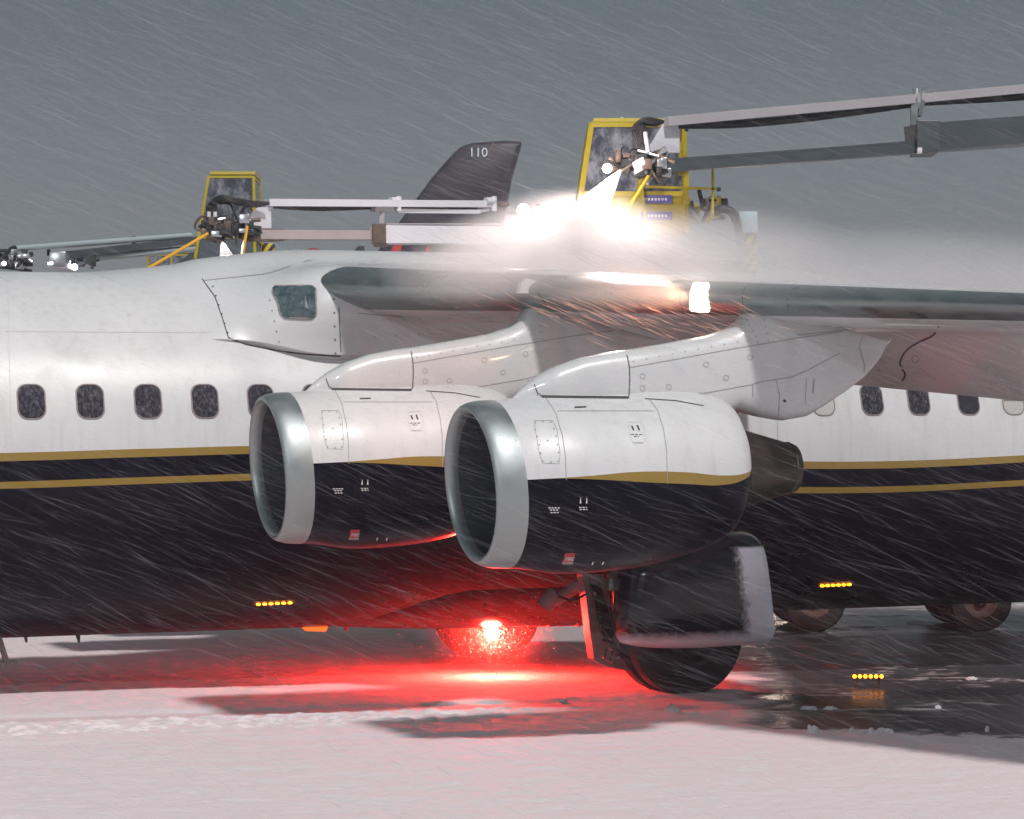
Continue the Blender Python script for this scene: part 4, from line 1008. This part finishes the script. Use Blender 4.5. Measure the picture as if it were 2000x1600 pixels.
# ================================================================= LAMPS THE PLACE HAS, AND ONE ADDED
lamp('beacon_glow', 'POINT', BW+Vector((0, -.12, -.02)), 1350, (1, .024, .016), .10)
lamp('spray_lamp', 'SPOT', LA+Vector((0, -.1, 0)), 950, (1, .84, .78), .05, at(1120, 500, 22.0), 75, .9)
lamp('spray_lamp_fill', 'POINT', LA+Vector((-.1, -.2, -.05)), 60, (1, .80, .76), .06)
lamp('boom_lamp', 'POINT', LB+Vector((-.12, -.12, -.03)), 60, (1, .80, .74), .07)
pl = hit(1368, 582, ['le'])[0]; lamp('wing_landing_lamp', 'SPOT', pl+Vector((-.10, -.14, 0)), 120, (1, .50, .30), .05, pl+Vector((-2.5, .1, .05)), 100, .9)
lamp('added_jet_light', 'SPOT', at(436, 470, HB-.3), 260, (1, .9, .84), .04, at(444, 516, HB-1.4), 60, .8)  # unseen lamp added to brighten the left spray jet
# floodlight mast far behind, hidden by the fuselage, mirrored in the wet tarmac
fm = empty('floodlight_mast', (*at(1502, 770, 90).xy, 0)); tag(fm, 'tall floodlight mast hidden behind the rear fuselage', 'light mast')
hz = at(1502, 770, 90).z
bm = bmesh.new(); tube(bm, [Vector((0, 0, 0)), Vector((0, 0, hz))], [.16, .08], 12); obj('pole', bm, M['grey'], fm)
bm = bmesh.new(); box(bm, (-.8, -.2, hz-.5), (.8, 0, hz+.5), .03); obj('lamp_panel', bm, mat('lit_flood_panel', (1, .8, .7), .4, emit=(1, .74, .62), es=70), fm)

# ================================================================= SNOWFALL, SPRAY, HAZE
def streaks(name, count, sampler, m, rad, length, dirf, seed):
    rg = random.Random(seed); vs = []; fs = []
    for i in range(count):
        p = sampler(rg); d = dirf(rg).normalized(); l = length(rg); r = rad(rg)
        s = d.cross(Vector((0, 1, 0))).normalized(); u = d.cross(s)
        k = len(vs); c = p
        for q in (c-d*l/2, c+d*l/2): vs.append(q)
        for a in (0, 2.094, 4.188): vs.append(c+s*r*math.cos(a)+u*r*math.sin(a))
        for a, b in ((2, 3), (3, 4), (4, 2)): fs += [(k, k+a, k+b), (k+1, k+b, k+a)]
    me = bpy.data.meshes.new(name); me.from_pydata([tuple(v) for v in vs], [], fs); me.materials.append(m)
    o = bpy.data.objects.new(name, me); C.objects.link(o); o['kind'] = 'stuff'; return o
def flakemat(name, col, alpha):
    m, n, b = newmat(name); b.inputs['Base Color'].default_value = (*col, 1); b.inputs['Roughness'].default_value = .6; b.inputs['Alpha'].default_value = alpha
    b.inputs['Specular IOR Level'].default_value = .2; return m
def fr(rg, ymin, ymax):
    Y = ymin+(ymax-ymin)*rg.random()**.8; hw = Y*.25; return Vector((rg.uniform(-hw, hw), Y, rg.uniform(max(.05, CH-Y*.15), CH+Y*.21)))
def sdir(rg):
    return Vector((1, rg.gauss(-.1, .15), rg.gauss(-.42, .12)))
tag(streaks('snowfall', 15000, lambda rg: fr(rg, 7, 22), flakemat('sleet', (.55, .54, .60), .036), lambda r: r.uniform(.0008, .0018)*r.choice((1, 1, 1.6, 2.2)), lambda r: r.uniform(.06, .42), sdir, 1), 'wind-driven snow slanting across the whole scene', 'snowfall')
tag(streaks('distant_snowfall', 15000, lambda rg: fr(rg, 26, 60), flakemat('far_sleet', (.55, .56, .60), .06), lambda r: r.uniform(.003, .008), lambda r: r.uniform(.2, 1.2), sdir, 2), 'fainter snow blowing past behind the airliner', 'snowfall')
def lsamp(rg):
    px = rg.gauss(1230, 110); py = rg.gauss(612, 26)+(px-1230)*.10; Y = rg.uniform(17.0, 19.5); return at(px, py, Y)
tag(streaks('orange_spray_droplets', 230, lsamp, flakemat('droplets', (.80, .46, .34), .7), lambda r: r.uniform(.0008, .0026), lambda r: r.uniform(.06, .34), lambda rg: Vector((1, rg.gauss(0, .2), rg.gauss(-.44, .09))), 3), 'droplets painted with landing-light orange, flying off the leading edge', 'spray')  # orange of the landing light is put into the droplet colour
def bsamp(rg):
    d = Vector((rg.gauss(0, 1), rg.gauss(-.4, 1), rg.gauss(0, .8))); p = BW+d*rg.uniform(.1, .62); p.z = max(.03, p.z); return p
def bdir(rg): return Vector((rg.gauss(0, 1), .2, rg.gauss(0, 1)))
tag(streaks('slush_spatter', 1000, bsamp, flakemat('slush', (.8, .8, .8), 1), lambda r: r.uniform(.002, .006), lambda r: r.uniform(.006, .02), bdir, 4), 'red-lit specks of slush whirling round the belly beacon', 'slush')

def volmat(name, col, build, aniso=.2):
    m = bpy.data.materials.new(name); m.use_nodes = True; n = m.node_tree; n.nodes.remove(n.nodes['Principled BSDF'])
    pv = n.nodes.new('ShaderNodeVolumePrincipled'); pv.inputs['Color'].default_value = (*col, 1); pv.inputs['Anisotropy'].default_value = aniso
    n.links.new(pv.outputs[0], n.nodes['Material Output'].inputs['Volume'])
    build(n, pv.inputs['Density']); return m
def ellip(n, coord, c, r, power=1.0, peak=1.0):
    """smooth ellipsoidal falloff in world metres"""
    mp = n.nodes.new('ShaderNodeVectorMath'); mp.operation = 'SUBTRACT'; mp.inputs[1].default_value = c; n.links.new(coord, mp.inputs[0])
    dv = n.nodes.new('ShaderNodeVectorMath'); dv.operation = 'DIVIDE'; dv.inputs[1].default_value = r; n.links.new(mp.outputs[0], dv.inputs[0])
    ln = n.nodes.new('ShaderNodeVectorMath'); ln.operation = 'LENGTH'; n.links.new(dv.outputs[0], ln.inputs[0])
    mr = n.nodes.new('ShaderNodeMapRange'); mr.interpolation_type = 'SMOOTHSTEP'; mr.inputs[1].default_value = 1; mr.inputs[2].default_value = 0; mr.inputs[3].default_value = 0; mr.inputs[4].default_value = peak
    n.links.new(ln.outputs['Value'], mr.inputs[0]); return mr.outputs[0]
def mist_build(n, dens):
    t = n.nodes.new('ShaderNodeNewGeometry'); P = t.outputs['Position']
    nz = n.nodes.new('ShaderNodeTexNoise'); nz.inputs['Scale'].default_value = 1.5; nz.inputs['Detail'].default_value = 3
    mp = n.nodes.new('ShaderNodeMapping'); mp.inputs['Scale'].default_value = (.5, .8, 1.6); n.links.new(P, mp.inputs[0]); n.links.new(mp.outputs[0], nz.inputs['Vector'])
    parts = [ellip(n, P, at(1110, 495, 22.7), (1.35, 1.8, .62), peak=2.0),
             ellip(n, P, at(1010, 505, 22.0), (1.1, 1.8, .46), peak=1.1),
             ellip(n, P, at(920, 540, 20.5), (.95, 1.0, .30), peak=1.4),
             ellip(n, P, at(1370, 500, 22.2), (1.7, 1.9, .50), peak=.9),
             ellip(n, P, at(1800, 545, 19.4), (3.6, 1.9, .46), peak=.9),
             ellip(n, P, at(1780, 566, 19.9), (3.4, 1.5, .24), peak=1.5)]
    acc = parts[0]
    for q in parts[1:]:
        a = n.nodes.new('ShaderNodeMath'); a.operation = 'ADD'; n.links.new(acc, a.inputs[0]); n.links.new(q, a.inputs[1]); acc = a.outputs[0]
    r = n.nodes.new('ShaderNodeMapRange'); r.inputs[1].default_value = .3; r.inputs[2].default_value = .7; r.inputs[3].default_value = .35; r.inputs[4].default_value = 1.5; n.links.new(nz.outputs[0], r.inputs[0])
    m2 = n.nodes.new('ShaderNodeMath'); m2.operation = 'MULTIPLY'; n.links.new(acc, m2.inputs[0]); n.links.new(r.outputs[0], m2.inputs[1]); n.links.new(m2.outputs[0], dens)
bm = bmesh.new(); a = at(800, 620, 21.5); box(bm, (a.x-.2, 17.6, 3.45), (6.4, 24.4, 4.95)); o = obj('spray_mist', bm, volmat('mist', (1, .97, .97), mist_build, .1), smooth=False); tag(o, 'bright cloud of de-icing spray drifting over the wing', 'spray', kind='stuff')
# jets
def cone(name, a, b, r0, r1, dens, label):
    bm = bmesh.new(); tube(bm, [a+(b-a)*k/12 for k in range(13)], [r0+(r1-r0)*k/12 for k in range(13)], 24)
    d = (b-a).normalized()
    def bld(n, dn):
        g_ = n.nodes.new('ShaderNodeNewGeometry'); sb = n.nodes.new('ShaderNodeVectorMath'); sb.operation = 'SUBTRACT'; sb.inputs[1].default_value = a; n.links.new(g_.outputs['Position'], sb.inputs[0])
        dt = n.nodes.new('ShaderNodeVectorMath'); dt.operation = 'DOT_PRODUCT'; dt.inputs[1].default_value = d; n.links.new(sb.outputs[0], dt.inputs[0])
        mr = n.nodes.new('ShaderNodeMapRange'); mr.inputs[1].default_value = 0; mr.inputs[2].default_value = (b-a).length; mr.inputs[3].default_value = dens; mr.inputs[4].default_value = dens*.28; n.links.new(dt.outputs['Value'], mr.inputs[0]); n.links.new(mr.outputs[0], dn)
    o = obj(name, bm, volmat(name, (1, .98, .97), bld, .0), smooth=False); tag(o, label, 'spray', kind='stuff')
cone('spray_jet', at(1212, 333, HA-.35), at(1118, 462, HA-1.5), .015, .24, 11, 'white jet of de-icing fluid fanning from the lance onto the wing')
cone('spray_jet', at(434, 473, HB-.1), at(446, 518, HB-1.5), .015, .11, 22, 'short bright jet of fluid hitting the fuselage crown at left')
def glow_build(n, dens):
    t = n.nodes.new('ShaderNodeNewGeometry'); q = ellip(n, t.outputs['Position'], BW, (1.1, 1.1, .9), peak=.62)
    pw = n.nodes.new('ShaderNodeMath'); pw.operation = 'POWER'; pw.inputs[1].default_value = 3.0; n.links.new(q, pw.inputs[0]); n.links.new(pw.outputs[0], dens)
bm = bmesh.new(); bmesh.ops.create_uvsphere(bm, u_segments=24, v_segments=16, radius=1.1)
for v in bm.verts: v.co = Vector((BW.x+v.co.x, BW.y+v.co.y, max(.05, BW.z+v.co.z)))
o = obj('beacon_halo', bm, volmat('halo_mist', (.9, .9, .9), glow_build)); tag(o, 'added mist that draws a red halo round the belly beacon', 'mist', kind='stuff')  # local mist added to give the beacon its halo
# even haze round everything
bm = bmesh.new(); box(bm, (-130, -30, -1.2), (130, 120, 19))
o = obj('haze', bm, volmat('haze', (.93, .96, 1), lambda n, d: setattr(d, 'default_value', .0007), .1), smooth=False); tag(o, 'snow haze filling the air over the apron', 'haze', kind='stuff')
